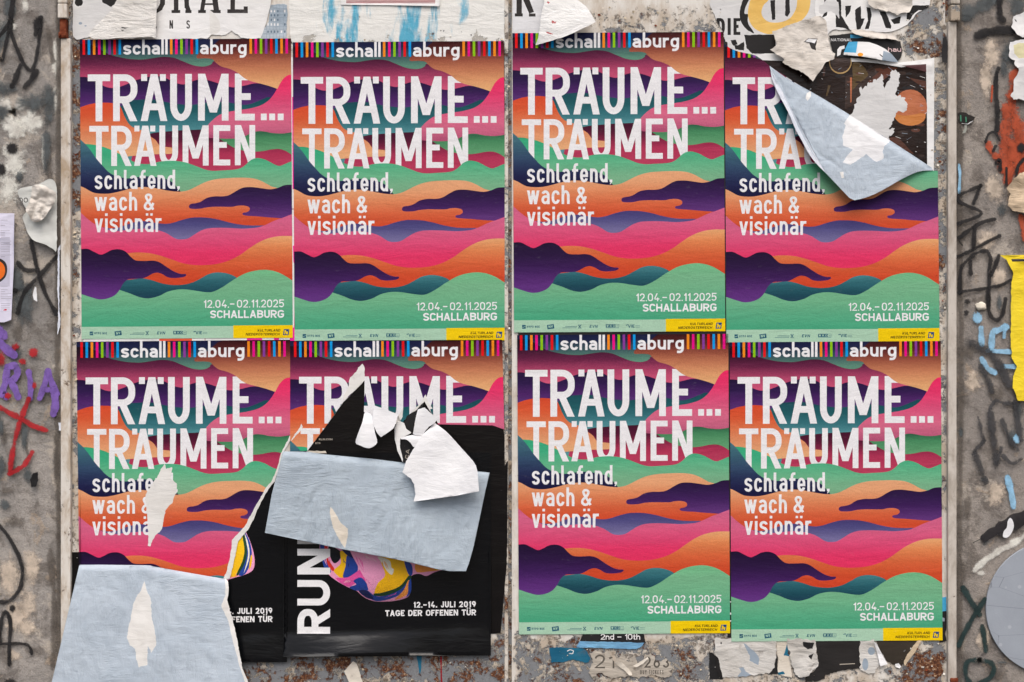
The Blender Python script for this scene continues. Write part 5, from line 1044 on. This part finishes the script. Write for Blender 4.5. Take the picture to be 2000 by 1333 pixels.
tk_ = multi(text('21', *[zJ([(q, 0)])[0][0] for q in (840, 1000)], zJ([(0,525)])[0][1], 27, 3.4, gap=.25), INKF, 'lettering') + multi(text('263', *[zJ([(q, 0)])[0][0] for q in (1245, 1445)], zJ([(0,520)])[0][1], 22, 3.2, gap=.25), INKF, 'lettering#b') + multi(text('BUY TICKETS', *[zJ([(q, 0)])[0][0] for q in (1210, 1400)], zJ([(0,572)])[0][1], 8, 1.1, gap=.2, seg=2), INKF, 'lettering#c')
tix = torn(zJ([(800,400),(880,372),(920,420),(950,380),(1000,470),(1060,400),(1110,470),(1160,410),(1200,500),(1240,425),(1300,400),(1360,470),(1420,430),(1490,520),(1440,545),(1470,590),(1380,600),(1290,575),(1200,610),(1100,590),(980,612),(900,560),(820,605),(790,560),(830,480)]), 3.4, 3.5, 74)
scrap('ticket_bill', 'dirty torn bill with the faded words BUY TICKETS near the bottom', 'paper remnant', tix, paper_mat('paper_grimy', (186, 178, 166), (150, 142, 132), dirt=.8, k=2.5), .0012, .003, 33, layers=tk_)
scrap('torn_paper', 'rolled white paper curl pointing down over the faded ticket bill', 'torn paper', torn(zJ([(1003,478),(1030,468),(1062,475),(1138,552),(1145,580),(1120,582),(1085,545),(1050,520)]), .6, 3, 75), PCR, .004, .014, 34)
scrap('torn_paper', 'small rolled white paper curl right of the faded numbers', 'torn paper', torn(zJ([(1150,505),(1195,480),(1270,430),(1278,445),(1225,492),(1180,515)]), .6, 3, 76), PCR, .004, .012, 35)
scrap('torn_paper', 'white wedge of torn paper below the upright black letters', 'torn paper', torn([(672,1312),(690,1292),(697,1298),(709,1336),(706,1365),(690,1362),(680,1330)], .8, 3, 77), PCR, .003, .010, 36, layers=[(torn([(655,1335),(672,1312),(680,1330),(690,1362),(660,1365)], .8, 3, 78), TEAL)])
scrap('paint_drip', 'teal paint drip below the black poster with upright letters', 'paint drip', torn([(813,1280),(824,1280),(823,1305),(820,1318),(817,1300)], .6, 3, 79), TEAL, .0006, 0, 37)
scrap('paint_drip', 'thin red paint drip below the black poster with upright letters', 'paint drip', torn([(860,1282),(863,1282),(863,1310),(864,1340),(861,1360),(860.5,1318)], .5, 3, 80), REDI, .0006, 0, 38)
PGB = paper_mat('paper_weathered', (206, 204, 200), (184, 180, 172), dirt=.75, k=2.6)
scrap('paper_remnant', 'white chipped bill piece with a grey gash, under the gap of right posters', 'paper remnant', torn(zK([(-10,270),(90,285),(482,300),(484,420),(470,520),(425,568),(330,575),(200,590),(60,600),(20,600),(-10,500),(-20,400)]), 2.6, 3.5, 81), PGB, .0012, .003, 39, layers=[(torn(zK([(215,320),(240,330),(300,380),(345,440),(338,500),(300,480),(265,460),(270,420)]), 1, 3, 82), GRYI), (torn(zK([(-20,395),(-10,420),(15,450),(25,500),(45,600),(-10,600)]), 1, 3, 83), INKO), (torn(zK([(180,520),(220,515),(235,550),(290,580),(280,600),(170,590),(200,550)]), 1, 3, 84), GRYI), (torn(zK([(30,310),(42,312),(40,328),(30,326)]), .4, 2, 84), INKD)])
scrap('black_strip', 'black pointed paper sliver between white and cream scraps at the bottom', 'paper remnant', torn(zK([(480,400),(498,440),(492,520),(500,568),(420,575),(455,520)]), .6, 3, 85), BLM, .0008, .001, 40)
scrap('paper_remnant', 'cream spotted paper strip at the bottom right of the rusty seam', 'paper remnant', torn(zK([(484,290),(600,290),(575,400),(600,440),(612,600),(500,575),(494,420)]), 1, 4, 86), PCR, .0007, .001, 41, layers=[(torn(zK([(545,420),(570,330),(600,300),(600,428)]), .6, 3, 87), TEAL), (torn(zK([(460,565),(540,548),(555,570),(470,580)]), .6, 3, 88), TEAL)])
scrap('paper_remnant', 'white pointed paper tongue with a black hole, hanging below right poster', 'paper remnant', torn(zK([(570,285),(720,285),(800,290),(830,480),(810,520),(735,590),(690,600),(640,575),(610,500),(590,420),(600,400),(575,350)]), 2.0, 3, 89), PGB, .0022, .009, 42, layers=[(torn(zK([(700,310),(795,315),(780,365),(740,370),(705,345)]), 1, 3, 90), BLM), (torn(zK([(745,425),(790,400),(770,455)]), .6, 3, 91), INKD)])
bl_ = torn(zK([(790,285),(1160,285),(1162,400),(1175,528),(1000,545),(885,575),(880,610),(720,640),(720,600),(820,510),(830,470)]), 2.2, 3.5, 92)
scrap('paper_remnant', 'scuffed black bill below the right hand poster', 'paper remnant', bl_, glossy_mat('black_scuffed', (22, 21, 22), (46, 43, 42), rough=.5, spec=.3, k=1, scuff=1.0), .0010, .002, 43, layers=[(bar(*zK([(1000,492),(1124,486)]), 1.6), INKG)])
scrap('torn_paper', 'grey spotted hanging paper right of the scuffed black bill', 'torn paper', torn(zK([(1160,285),(1280,285),(1300,350),(1330,490),(1290,560),(1240,570),(1170,540),(1165,400)]), 2.2, 3, 93), PGB, .0014, .004, 44, layers=[(torn(ellipse(1690, 1298, 6, 12, 14), 1.5, 3, 94), GRYI), (torn(ellipse(1702, 1272, 7, 8, 14), 1.5, 3, 95), GRYI)])
scrap('torn_paper', 'folded white strip leaning right above the black worn patch', 'torn paper', zK([(1280,310),(1300,320),(1345,410),(1390,490),(1330,508),(1305,400)]), PWB, .003, .008, 45)
scrap('paper_remnant', 'worn black patch between folded white strip and tan strip', 'paper remnant', torn(zK([(1290,285),(1640,285),(1620,340),(1560,420),(1520,490),(1440,495),(1385,470),(1330,380)]), 1.6, 4, 96), glossy_mat('black_flaked', (30, 27, 25), (70, 62, 52), rough=.6, spec=.2, k=1, scuff=1.0), .0010, .001, 46)
scrap('torn_paper', 'tan paper strip slanting down left above the rusty corner', 'torn paper', torn(zK([(1630,300),(1668,300),(1610,400),(1555,470),(1530,508),(1522,470),(1550,410)]), .8, 3, 97), paper_mat('paper_tan', (196, 178, 152), (176, 154, 126), dirt=.4, k=2), .0025, .007, 47)
scrap('torn_paper', 'tiny white paper flake near the rusty lower corner', 'torn paper', torn(zK([(1450,490),(1480,482),(1500,510),(1490,525),(1455,512)]), .5, 3, 98), PWB, .003, .006, 48)
scrap('paper_remnant', 'black rounded torn shape on white paint at the bottom', 'paper remnant', torn(zJ([(1772,392),(1800,400),(1850,460),(1862,500),(1850,560),(1888,600),(1880,612),(1775,615)]), .8, 3, 99), BLM, .0006, .001, 49)

# -- paint flakes curling off the metal: a scatter nobody could count
rnd = random.Random(77); V_, F_, Mi = [], [], []
zones = [((560, 1292, 985, 1400), 150), ((1000, 1250, 1420, 1400), 170), ((1420, 1318, 1845, 1400), 90), ((1760, 1255, 1846, 1330), 80), ((1770, 5, 1845, 118), 80), ((1170, 14, 1410, 62), 110), ((986, 100, 999, 1330), 70), ((144, 85, 155, 1090), 80), ((1816, 130, 1847, 640), 90), ((600, 60, 985, 80), 40)]
for (a, b, c, d), n in zones:
    for _ in range(n // 2):
        x, y = rnd.uniform(a, c), rnd.uniform(b, d); r = rnd.choice((.7, 1.0, 1.4, 2.6)) * rnd.uniform(.7, 1.3); al = rnd.uniform(0, 6.28); h = rnd.uniform(.001, .005); k = rnd.randint(4, 6); i0 = len(V_)
        for j in range(k):
            t_ = al + 2 * math.pi * j / k; rr_ = r * rnd.uniform(.6, 1.3)
            V_.append((wx(x + rr_ * math.cos(t_)), -(.0012 + h * (.5 + .5 * math.cos(t_ - al))), wz(y + .8 * rr_ * math.sin(t_))))
        F_.append(tuple(range(i0, i0 + k))[::-1]); Mi.append(rnd.choice((0, 1, 1, 2, 3)))
vv = [Vector(q) for q in V_]
F_ = [f if (vv[f[1]] - vv[f[0]]).cross(vv[f[2]] - vv[f[0]]).y < 0 else f[::-1] for f in F_]
o = link_mesh('paint_flakes', V_, F_, [flat('flake_white', (226, 222, 212)), flat('flake_cream', (196, 182, 158)), MHINGE, flat('flake_grey', (120, 120, 120))], Mi); tag(o, 'curling white and rusty paint flakes scattered over the metal doors', 'paint flakes', kind='stuff')
# ------------------------------------------------------------------ spray paint and litter on the rendered walls
SB = spray_mat('spray_black', (30, 29, 30), .85, .34, .93); SBS = spray_mat('spray_black_soft', (52, 52, 54), .95, .55, .85); SW = spray_mat('spray_white_wash', (204, 200, 192), .97, .38, .72); SO = spray_mat('spray_orange', (148, 66, 42), .85, .65, .88)
SP = spray_mat('spray_purple', (106, 80, 148), .45, .40, .9); SR = spray_mat('spray_red', (142, 26, 32), .85, .4, .92); SLB = spray_mat('spray_light_blue', (124, 164, 190), .6, .5, .85); SG = spray_mat('spray_dark_green', (30, 46, 46), .85, .35); SGS = spray_mat('spray_slate_soft', (70, 75, 77), .97, .36, .8); SPK = spray_mat('spray_tan', (186, 172, 156), .97, .38, .7)
oL = (-388.5, BOTY); oR = (2382.25, BOTY)
la = zz(0, 0, 4.9375); lb = zz(0, 270, 3.3325); lc = zz(0, 640, 3.3325); ld = zz(0, 1000, 4.004)
ra = zz(1800, 200, 3.3325); rb = zz(1800, 560, 3.3325); rc = zz(1800, 933, 3.3325); rt = zz(1840, 0, 6.6625)
def G(name, left, strokes, m, depth, label):
    kw_ = 1.0 if name == 'spray_wash' else 1.55
    strokes = [(st_[0],) + tuple(q * kw_ for q in st_[1:]) for st_ in strokes]
    return spray(name, pier_l if left else pier_r, oL if left else oR, strokes, m, depth, label)
D0 = .0062
G('spray_wash', True, [(la([(150,1230)]), 90, 90), (la([(290,1180)]), 90, 80), (lb([(90,150)]), 90, 130), (lb([(60,330)]), 90, 130), (la([(60,1010)]), 50, 50), (la([(540,560)]), 26, 150), (la([(230,1010)]), 60, 50), (la([(545,960)]), 24, 110), (lb([(290,100)]), 16, 120), (la([(130,260)]), 30, 30), (la([(250,60)]), 30, 40)], SW, D0, 'whitish scuffed wash')
G('spray_wash', True, [(la([(320,1000)]), 120, 60), (la([(60,860)]), 90, 50), (la([(480,1000)]), 50, 150), (lb([(310,90)]), 34, 200), (lb([(165,1080)]), 76, 170), (lb([(110,930)]), 60, 110), (la([(30,330)]), 70, 110), (la([(90,60)]), 50, 110), (la([(20,1080)]), 60, 50), (lc([(165,700)]), 28, 110), (lc([(190,960)]), 36, 70), (lc([(40,1150)]), 40, 36), (lc([(10,900)]), 30, 90), (lc([(10,640)]), 24, 70), (lc([(100,160)]), 60, 60), (lb([(130,260)]), 26, 40)], SGS, D0 + .0006, 'soft dark grime spray')
G('spray_wash', True, [(ld([(215,720)]), 70, 100), (ld([(80,500)]), 70, 130), (ld([(210,900)]), 60, 60), (ld([(250,420)]), 60, 120), (ld([(130,800)]), 60, 110), (ld([(120,1120)]), 60, 40)], SPK, D0 + .0009, 'pale sand coloured scrape')
G('graffiti_tag', True, [(la([(135,0),(118,120),(110,200)]), 11), (la([(110,200),(50,300),(-20,380)]), 9), (la([(118,200),(90,320),(60,460),(30,590),(0,560),(-20,540)]), 8), (la([(110,300),(150,420),(200,540),(250,640),(310,685),(350,600),(378,450),(400,200)]), 9), (la([(405,180),(370,220),(350,340)]), 11), (la([(205,640),(160,760),(125,840)]), 11), (la([(365,690),(310,770),(250,850)]), 13), (la([(380,230)]), 22, 30), (la([(110,260)]), 12, 14)], SB, D0 + .0014, 'looping black tag')
G('graffiti_tag', True, [(lb([(90,68)]), 26, 26), (lb([(16,205)]), 20, 26), (lb([(208,670),(228,760),(252,862),(300,1010),(375,1145)]), 10), (lb([(372,775),(270,890),(165,1005),(122,1140)]), 10), (lb([(125,815),(170,858),(250,862)]), 10), (lb([(105,995)]), 16, 12)], SB, D0 + .0022, 'black crossed stroke tag with two dots')
G('graffiti_tag', True, [(ld([(-20,80),(60,170),(120,270),(165,370),(185,480),(165,590),(110,670),(50,700),(-20,695)]), 9), (ld([(10,1010),(12,880),(40,790),(75,800),(92,900),(82,1010),(82,1190)]), 9), (ld([(-20,1028),(90,1026),(200,1028),(245,1060),(255,1105)]), 8), (ld([(105,750)]), 13, 16), (ld([(95,1330)]), 30, 18), (ld([(0,370)]), 5, 12)], SB, D0 + .0030, 'thin black looped tag')
G('graffiti_tag', True, [(lc([(50,450),(40,440),(20,430),(45,350),(55,255)]), 11), (lc([(55,255),(110,250),(122,290),(105,330),(65,345)]), 11), (lc([(75,345),(105,400),(125,450)]), 11), (lc([(196,290),(208,380),(203,460)]), 9.5), (lc([(265,460),(295,380),(320,285)]), 10), (lc([(320,285),(350,370),(378,430)]), 10), (lc([(290,405),(350,405)]), 8), (lc([(360,410),(368,500),(355,560)]), 13), (lc([(-20,80),(40,130),(100,180)]), 15), (lc([(-20,10),(20,30),(40,60)]), 12), (lc([(0,30)]), 18, 24)], SP, D0 + .0042, 'purple letters R I A')
G('graffiti_tag', True, [(lc([(225,164)]), 20, 20), (lc([(108,126)]), 17, 14), (lc([(155,224)]), 17, 15), (lc([(60,443)]), 15, 15), (lc([(232,376)]), 10, 14), (lc([(10,200)]), 26, 34), (lc([(195,465),(165,540),(130,640),(100,760),(75,940)]), 12), (lc([(-20,505),(80,560),(150,595),(230,640),(310,668)]), 12), (lc([(72,950),(125,920),(170,890),(220,808)]), 11)], SR, D0 + .0052, 'red crossed arrow and dots')
# right wall
G('spray_wash', False, [(rt([(200,200),(380,150),(560,60),(700,-40)]), 56), (rt([(300,250)]), 40, 26), (rt([(960,60)]), 70, 90), (rt([(860,700)]), 60, 90), (rt([(800,880)]), 34, 70), (rt([(700,1000)]), 12, 60), (rb([(620,800)]), 34, 70), (rb([(580,980)]), 40, 60), (rb([(250,950)]), 18, 34), (ra([(520,700)]), 32, 46), (rc([(410,400)]), 32, 40), (rc([(400,10)]), 26, 20), (ra([(500,1300)]), 20, 60), (rc([(520,1200)]), 40, 10)], SGS, D0 + .0004, 'soft dark overspray')
G('spray_wash', False, [(rt([(960,960),(930,1150),(880,1330)]), 40), (ra([(560,40),(550,200),(535,330),(560,500)]), 46), (ra([(630,150),(640,330),(650,560)]), 50), (ra([(600,300)]), 60, 110), (ra([(430,270),(450,330),(500,360)]), 20), (ra([(640,740),(655,830),(665,900)]), 18), (rt([(640,1130),(630,1330)]), 7), (ra([(600,120)]), 40, 70)], SO, D0 + .0012, 'orange spray patch')
G('spray_wash', False, [(rc([(340,600),(400,540),(490,480),(600,420),(680,370)]), 24), (rc([(380,620)]), 30, 20), (ra([(240,520)]), 1, 1)], SW, D0 + .0010, 'whitish painted band')
G('graffiti_tag', False, [(rt([(450,470),(560,430),(700,410),(900,395)]), 20), (rt([(740,-60),(735,60),(740,180)]), 14), (rt([(760,240),(790,280)]), 16), (rt([(720,900),(690,1000),(690,1300)]), 10), (ra([(485,0),(488,90),(482,180)]), 11), (ra([(410,260),(430,210),(470,200),(500,250)]), 6), (ra([(460,320),(475,290)]), 7), (ra([(480,400),(500,380),(505,440)]), 9), (ra([(545,430),(545,540)]), 5), (ra([(660,370),(620,420),(610,480)]), 7), (ra([(640,300)]), 18, 22)], SB, D0 + .0024, 'black lines over the orange patch')
G('graffiti_tag', False, [(ra([(375,545),(355,600),(330,660)]), 10), (ra([(380,545),(300,580),(235,610),(240,650),(310,685),(372,712),(372,738),(310,765),(218,797)]), 8.5), (ra([(470,765),(400,780),(330,815),(235,885)]), 9), (ra([(338,810),(330,960)]), 9.5), (ra([(500,873),(420,910),(330,960),(220,1010)]), 8), (ra([(242,1245),(248,1090),(290,1032),(350,985),(415,972),(440,1020),(432,1110),(440,1130),(465,1080),(495,1000)]), 9), (ra([(310,1040),(312,1115)]), 10), (ra([(238,1238),(320,1225),(400,1215),(500,1195),(570,1160)]), 8), (ra([(432,1130),(430,1250),(428,1330)]), 8.5), (rb([(426,30),(430,150),(452,205),(492,216),(522,170),(537,80)]), 9), (rb([(290,100)]), 14, 15), (rb([(283,169)]), 12, 14), (ra([(235,900),(258,935)]), 3)], SB, D0 + .0036, 'large angular black tag')
G('graffiti_tag', False, [(rb([(355,205)]), 17, 20), (rb([(380,270),(385,380)]), 10), (rb([(448,400),(455,305),(490,285),(545,262)]), 11), (rb([(535,250),(530,330)]), 7), (rb([(420,418),(575,425)]), 8), (rb([(385,470),(420,530),(470,560)]), 10), (rb([(520,520),(600,520)]), 9), (rb([(625,690),(665,712)]), 10), (rb([(552,1240),(572,1330)]), 11), (rc([(555,0),(575,90),(590,190)]), 10), (rb([(612,990)]), 14, 16), (ra([(236,410),(242,470),(238,590)]), 5)], SLB, D0 + .0030, 'light blue painted marks')
G('graffiti_tag', False, [(rb([(290,355),(380,400),(480,480),(560,640)]), 19), (rb([(380,520),(420,600),(450,680)]), 14), (rb([(360,850),(380,930),(400,1000)]), 10), (rb([(405,1000),(360,1040),(325,1090)]), 9), (rb([(340,1080),(380,1190),(410,1270)]), 14), (rb([(440,820),(455,960),(480,1150)]), 18), (rb([(440,790),(470,745),(540,760),(600,760)]), 11), (rb([(480,1140),(510,1050)]), 10), (rb([(518,870),(560,980),(620,1060)]), 11), (rb([(600,760),(620,900),(640,1000)]), 14), (rb([(520,1100),(580,1150),(640,1120)]), 9)], SBS, D0 + .0044, 'blurred black tag')
G('graffiti_tag', False, [(rc([(262,715),(310,800),(372,890)]), 13), (rc([(405,790),(330,900),(280,990),(235,1085)]), 13), (rc([(385,960),(400,1040),(412,1125)]), 12), (rc([(370,1180),(290,1195),(282,1290),(330,1340),(420,1310),(462,1250),(440,1200),(370,1180)]), 12)], SG, D0 + .0050, 'dark green letters')
G('graffiti_tag', False, [(rc([(330,420),(430,370),(530,305),(680,235)]), 1), (rc([(520,330),(590,290),(680,250)]), 22), (rc([(400,390),(460,350),(530,320)]), 13)], spray_mat('spray_black_band', (36, 34, 36), .3, .25), D0 + .0040, 'black painted curve')

# soft dark bands along the frame posts and old dark patches on the render
SGR = spray_mat('spray_warm_dark', (84, 78, 72), .98, .45, .6)
G('spray_wash', True, [([(114, -300), (116, 200), (113, 700), (116, 1100), (114, 1690)], 22), (lc([(165,720),(175,780),(190,830)]), 12), (lc([(30,720)]), 26, 60), (lc([(60,1060)]), 60, 30), (ld([(400,300),(430,700),(420,1200)]), 26), (la([(470,300),(520,600)]), 20), (lb([(330,250)]), 30, 160), (lc([(370,850)]), 20, 200), (lc([(120,30)]), 44, 60), (ld([(120,80)]), 90, 40)], SGR, D0 + .0010, 'soft dark band along the post and dark patches')
G('spray_wash', False, [([(1874, -300), (1872, 250), (1876, 700), (1873, 1100), (1875, 1690)], 22), (rb([(300,420)]), 60, 50), (rb([(480,700)]), 70, 60), (ra([(250,250)]), 30, 120), (rc([(290,200)]), 30, 130), (rc([(260,620)]), 40, 90), (rc([(480,1270)]), 70, 50), (ra([(330,1010)]), 50, 40)], SGR, D0 + .0008, 'soft dark band along the post and dark patches')
G('spray_wash', False, [(ra([(470,560)]), 60, 110), (ra([(420,900)]), 70, 70), (rb([(330,620)]), 60, 70), (rc([(480,100)]), 70, 80), (rt([(640,700)]), 60, 110), (rt([(560,1050)]), 40, 140), (rc([(400,1050)]), 50, 80), (ra([(500,1150)]), 60, 80)], SPK, D0 + .0006, 'pale sand coloured scrape')
# papers and bits on the left wall
tl = [([(1 + rnd.uniform(0, 2), y), (1 + w_, y + .1), (1 + w_, y + .9), (1, y + .8)], flat('ink_print_grey', (150, 146, 160))) for y in [430 + 3.4 * i for i in range(52)] for w_ in [rnd.choice((9, 14, 18, 21))] if not 505 < y < 556 and rnd.random() < .75]
eye = [(smooth([(-40,508),(-10,503),(10,512),(14,530),(8,545),(-10,555),(-40,552)], 4, True), INKB), (smooth([(-38,512),(-10,508),(6,516),(10,530),(5,542),(-10,550),(-38,548)], 4, True), flat('ink_orange_eye', (232, 112, 34)))]
scrap('printed_sheet', 'pale lilac printed list with an orange painted eye at the left edge', 'paper sheet', [(-90,416),(28,417),(27,520),(22,625),(8,630),(-90,628)], paper_mat('paper_lilac', (216, 214, 232), (206, 204, 222), dirt=.06), .0130, .0025, 51, layers=[(p, m) for p, m in tl] + [([(-90,465),(20,465),(19,560),(-90,560)], flat('paper_lilac_shade', (196, 194, 212)))] + [(p, m) for p, m in tl[8:30]] + eye + [([(10,604),(13,604),(13,607),(6,607)], flat('ink_red', (206, 48, 70)))], grid=9)
pno = torn(smooth([(34,372),(60,364),(80,358),(95,350),(106,354),(111,372),(111,420),(110.5,488),(104,487),(88,478),(66,470),(54,455),(49,440),(44,424),(52,412),(46,400)], 3, True), .7, 3, 103)
pn = thing('torn_paper', 'grey-white torn paper with a crumpled lump and the letters no', 'torn paper', 80, 488, .0125)
sheet('torn_paper', (80, 488), [(pno, paper_mat('paper_sage', (206, 208, 204), (192, 194, 190), dirt=.15), 'paper')] + multi(text('no', 36.5, 54.5, 396, 11, 1.5, xh=9.5, gap=.15), INKD, 'lettering'), pno, root=pn, grid=5, disp=lambda x, y: .001 + .008 * smoothstep(450, 488, y) + .004 * abs(nz(x, y, .05, 3)), depth=.0125, persp=True)
lump = torn(smooth([(64,363),(82,361),(98,370),(109,377),(108,392),(97,410),(86,426),(74,434),(62,432),(56,420),(50,410),(58,392),(62,378)], 3, True), .8, 3, 105)
sheet('crumpled_lump', (80, 488), [(lump, PDI, 'crumpled_lump')], lump, root=pn, grid=3, disp=lambda x, y: .006 + .016 * abs(nz(x, y, .05, 9)) + .006 * abs(nz(x, y, .16, 4)) + .008 * roll(436 - y, 30), depth=.0125, persp=True)
scrap('torn_paper', 'small white sliver of paper below the crossed black strokes', 'torn paper', torn([(68,560),(71,562),(73,590),(66,586),(64,577)], .5, 3, 107), PWB, .012, .003, 53)
scrap('torn_paper', 'long pale blue torn paper edge beside the left frame post', 'torn paper', torn([(113,486),(118,478),(119,600),(117,640),(112,654),(114,600),(112,560)], .7, 3, 109), PBE, .012, .004, 54, layers=[(torn([(116,490),(119,486),(119,630),(116,606)], .5, 3, 4), BLM)])
scrap('torn_paper', 'small pale blue paper scrap stuck against the left frame post', 'torn paper', torn([(114,826),(121,825),(122,842),(115,841)], .5, 2, 110), PBE, .012, .003, 55)
scrap('torn_paper', 'black glossy paper flake below the red arrow', 'torn paper', torn(lc([(195,990),(215,950),(245,940),(250,990),(235,1035),(205,1040)]), .6, 2.5, 111), BLM, .012, .006, 56)
# papers and bits on the right wall
yp = [(1953,499),(2070,497),(2070,786)] + torn([(1988,783),(1984,770),(1978,758),(1979,735),(1986,715),(1976,700),(1974,640),(1975,560),(1978,530),(1966,508)], 1.2, 4, 113, closed=False)
scrap('yellow_bill', 'yellow bill with a torn left edge and a black bar', 'bill', yp, paper_mat('paper_yellow', (240, 214, 52), (228, 198, 40), dirt=.25, k=1.8), .0125, .004, 57, layers=[([(1975,506.5),(2070,505),(2070,511),(1977,511.5)], INKD)], grid=7)
scrap('torn_paper', 'white torn paper at the upper right picture edge, topmost of three', 'torn paper', torn(rt([(930,215),(1060,160),(1300,150),(1300,520),(1050,490),(960,430),(900,350),(920,280)]), 1.2, 3, 115), PW_, .013, .006, 58, layers=[(torn(rt([(940,250),(960,260),(975,290),(955,280)]), .4, 2, 1), INKD)])
scrap('torn_paper', 'torn paper with yellowed patches and ragged white edge, right wall', 'torn paper', torn(rt([(885,550),(960,530),(1300,480),(1300,860),(980,885),(940,830),(950,790),(870,740),(880,660),(870,620)]), 1.6, 3, 116), PW_, .0125, .006, 59, layers=[(torn(rt([(930,590),(1010,560),(1300,560),(1300,760),(1000,760),(940,700)]), 1, 4, 2), paper_mat('paper_yellowed', (222, 216, 176), (212, 204, 160), dirt=.1))])
scrap('torn_paper', 'pale grey torn paper over the orange spray patch', 'torn paper', torn(rt([(985,880),(1300,850),(1300,1420),(1010,1290),(930,1300),(890,1250),(930,1180),(930,1080),(960,1000),(1000,920)]), 1.6, 3, 117), PGR, .0130, .006, 60)
scrap('torn_paper', 'crumpled beige paper below the orange spray patch', 'torn paper', torn(ra([(590,510),(640,460),(740,440),(740,740),(660,720),(590,705),(560,670),(565,640),(580,600),(555,560)]), 1.2, 3, 118), paper_mat('paper_beige', (220, 200, 174), (198, 176, 148), dirt=.4, k=3), .014, .018, 61)
disc = thing('round_plate', 'grey round painted plate partly outside the right picture edge', 'round plate', 2053, 1317, .009)
bm = bmesh.new(); ret = bmesh.ops.create_cone(bm, cap_ends=True, segments=96, radius1=130 * S, radius2=130 * S, depth=.006)
bmesh.ops.rotate(bm, verts=bm.verts[:], cent=(0, 0, 0), matrix=__import__('mathutils').Matrix.Rotation(math.radians(90), 3, 'X'))
bmesh.ops.translate(bm, verts=bm.verts[:], vec=(0, 0, 130 * S)); bmesh.ops.bevel(bm, geom=[e for e in bm.edges if e.calc_face_angle(0) > 1], offset=.001, segments=1, affect='EDGES')
me = bpy.data.meshes.new('plate_face'); bm.to_mesh(me); bm.free()
def plate_mat():
    t = NT('plate_grey_paint'); p = t.pos(); a = t.noise(p, 12, 6, .65); b = t.noise(p, 90, 6, .8); c = t.vor(t.pos(off=(2, 0, 1)), 26); cr = t.vor(t.pos((1, 1, 1.6)), 9, 'DISTANCE_TO_EDGE')
    col = t.mix(a, lin((140, 147, 157)), lin((164, 171, 181))); col = t.mix(t.step(c, .10, .16, .5, 0), col, lin((186, 190, 196))); col = t.mix(t.step(b, .66, .70), col, lin((214, 214, 214))); col = t.mix(t.step(cr, 0, .006, .6, 0), col, lin((70, 72, 76)))
    return t.done(col, .55, .35, t.bump(b, .25, .002))
me.materials.append(plate_mat()); o = bpy.data.objects.new('plate_face', me); COL.objects.link(o); o.parent = disc
def lumpy(name, label, cat, px, py, rx, ry, rz, m, seed, depth):
    bm = bmesh.new(); bmesh.ops.create_icosphere(bm, subdivisions=3, radius=1)
    for q in bm.verts:
        k = 1 + .28 * mnoise.noise(q.co * 1.6 + Vector((seed, 0, 0))) + .10 * mnoise.noise(q.co * 4 + Vector((0, seed, 0)))
        q.co = Vector((q.co.x * rx * S * k, q.co.y * rz * k, q.co.z * ry * S * k + ry * S))
    me = bpy.data.meshes.new(name); bm.to_mesh(me); bm.free(); me.materials.append(m)
    for p in me.polygons: p.use_smooth = True
    o = bpy.data.objects.new(name, me); COL.objects.link(o); o.location = (wx(px), -depth, wz(py + ry)); return tag(o, label, cat)
lumpy('plaster_lump', 'small white lump of putty beside the two black dots', 'putty lump', 1913.5, 598.5, 11, 8, .008, flat('putty', (224, 216, 200), .7), 3, .008)
scrap('paint_blob', 'white teardrop of paint on the black curve above the grey plate', 'paint blob', torn(smooth(rc([(530,385),(535,350),(555,325),(560,285),(577,263),(595,285),(600,325),(580,370),(555,392)]), 3, True), .5, 3, 119), PWB, .0115, .002, 62)
scrap('wall_hole', 'dark ragged hole in the render with green paper bits', 'hole', torn(ra([(232,75),(260,65),(290,68),(320,85),(352,98),(330,130),(300,145),(262,140),(235,125),(245,100)]), 1, 3, 121), paper_mat('hole_dark', (30, 28, 27), (48, 44, 42), dirt=.2, k=2), .0075, .001, 63, layers=[(ra([(250,85),(258,84),(260,125),(252,125)]), flat('ink_green', (70, 138, 110))), (ra([(284,95),(292,95),(294,130),(287,130)]), flat('ink_green', (70, 138, 110))), (torn(ra([(235,128),(262,138),(300,140),(335,118),(330,128),(300,148),(258,143)]), .6, 2, 5), PGR)])
scrap('torn_paper', 'grey-green paper shred hanging from the ragged hole', 'torn paper', torn(ra([(280,148),(296,150),(294,180),(286,200),(264,202),(276,180)]), .6, 2.5, 122), flat('paper_grey_green', (150, 152, 144)), .0085, .002, 64)
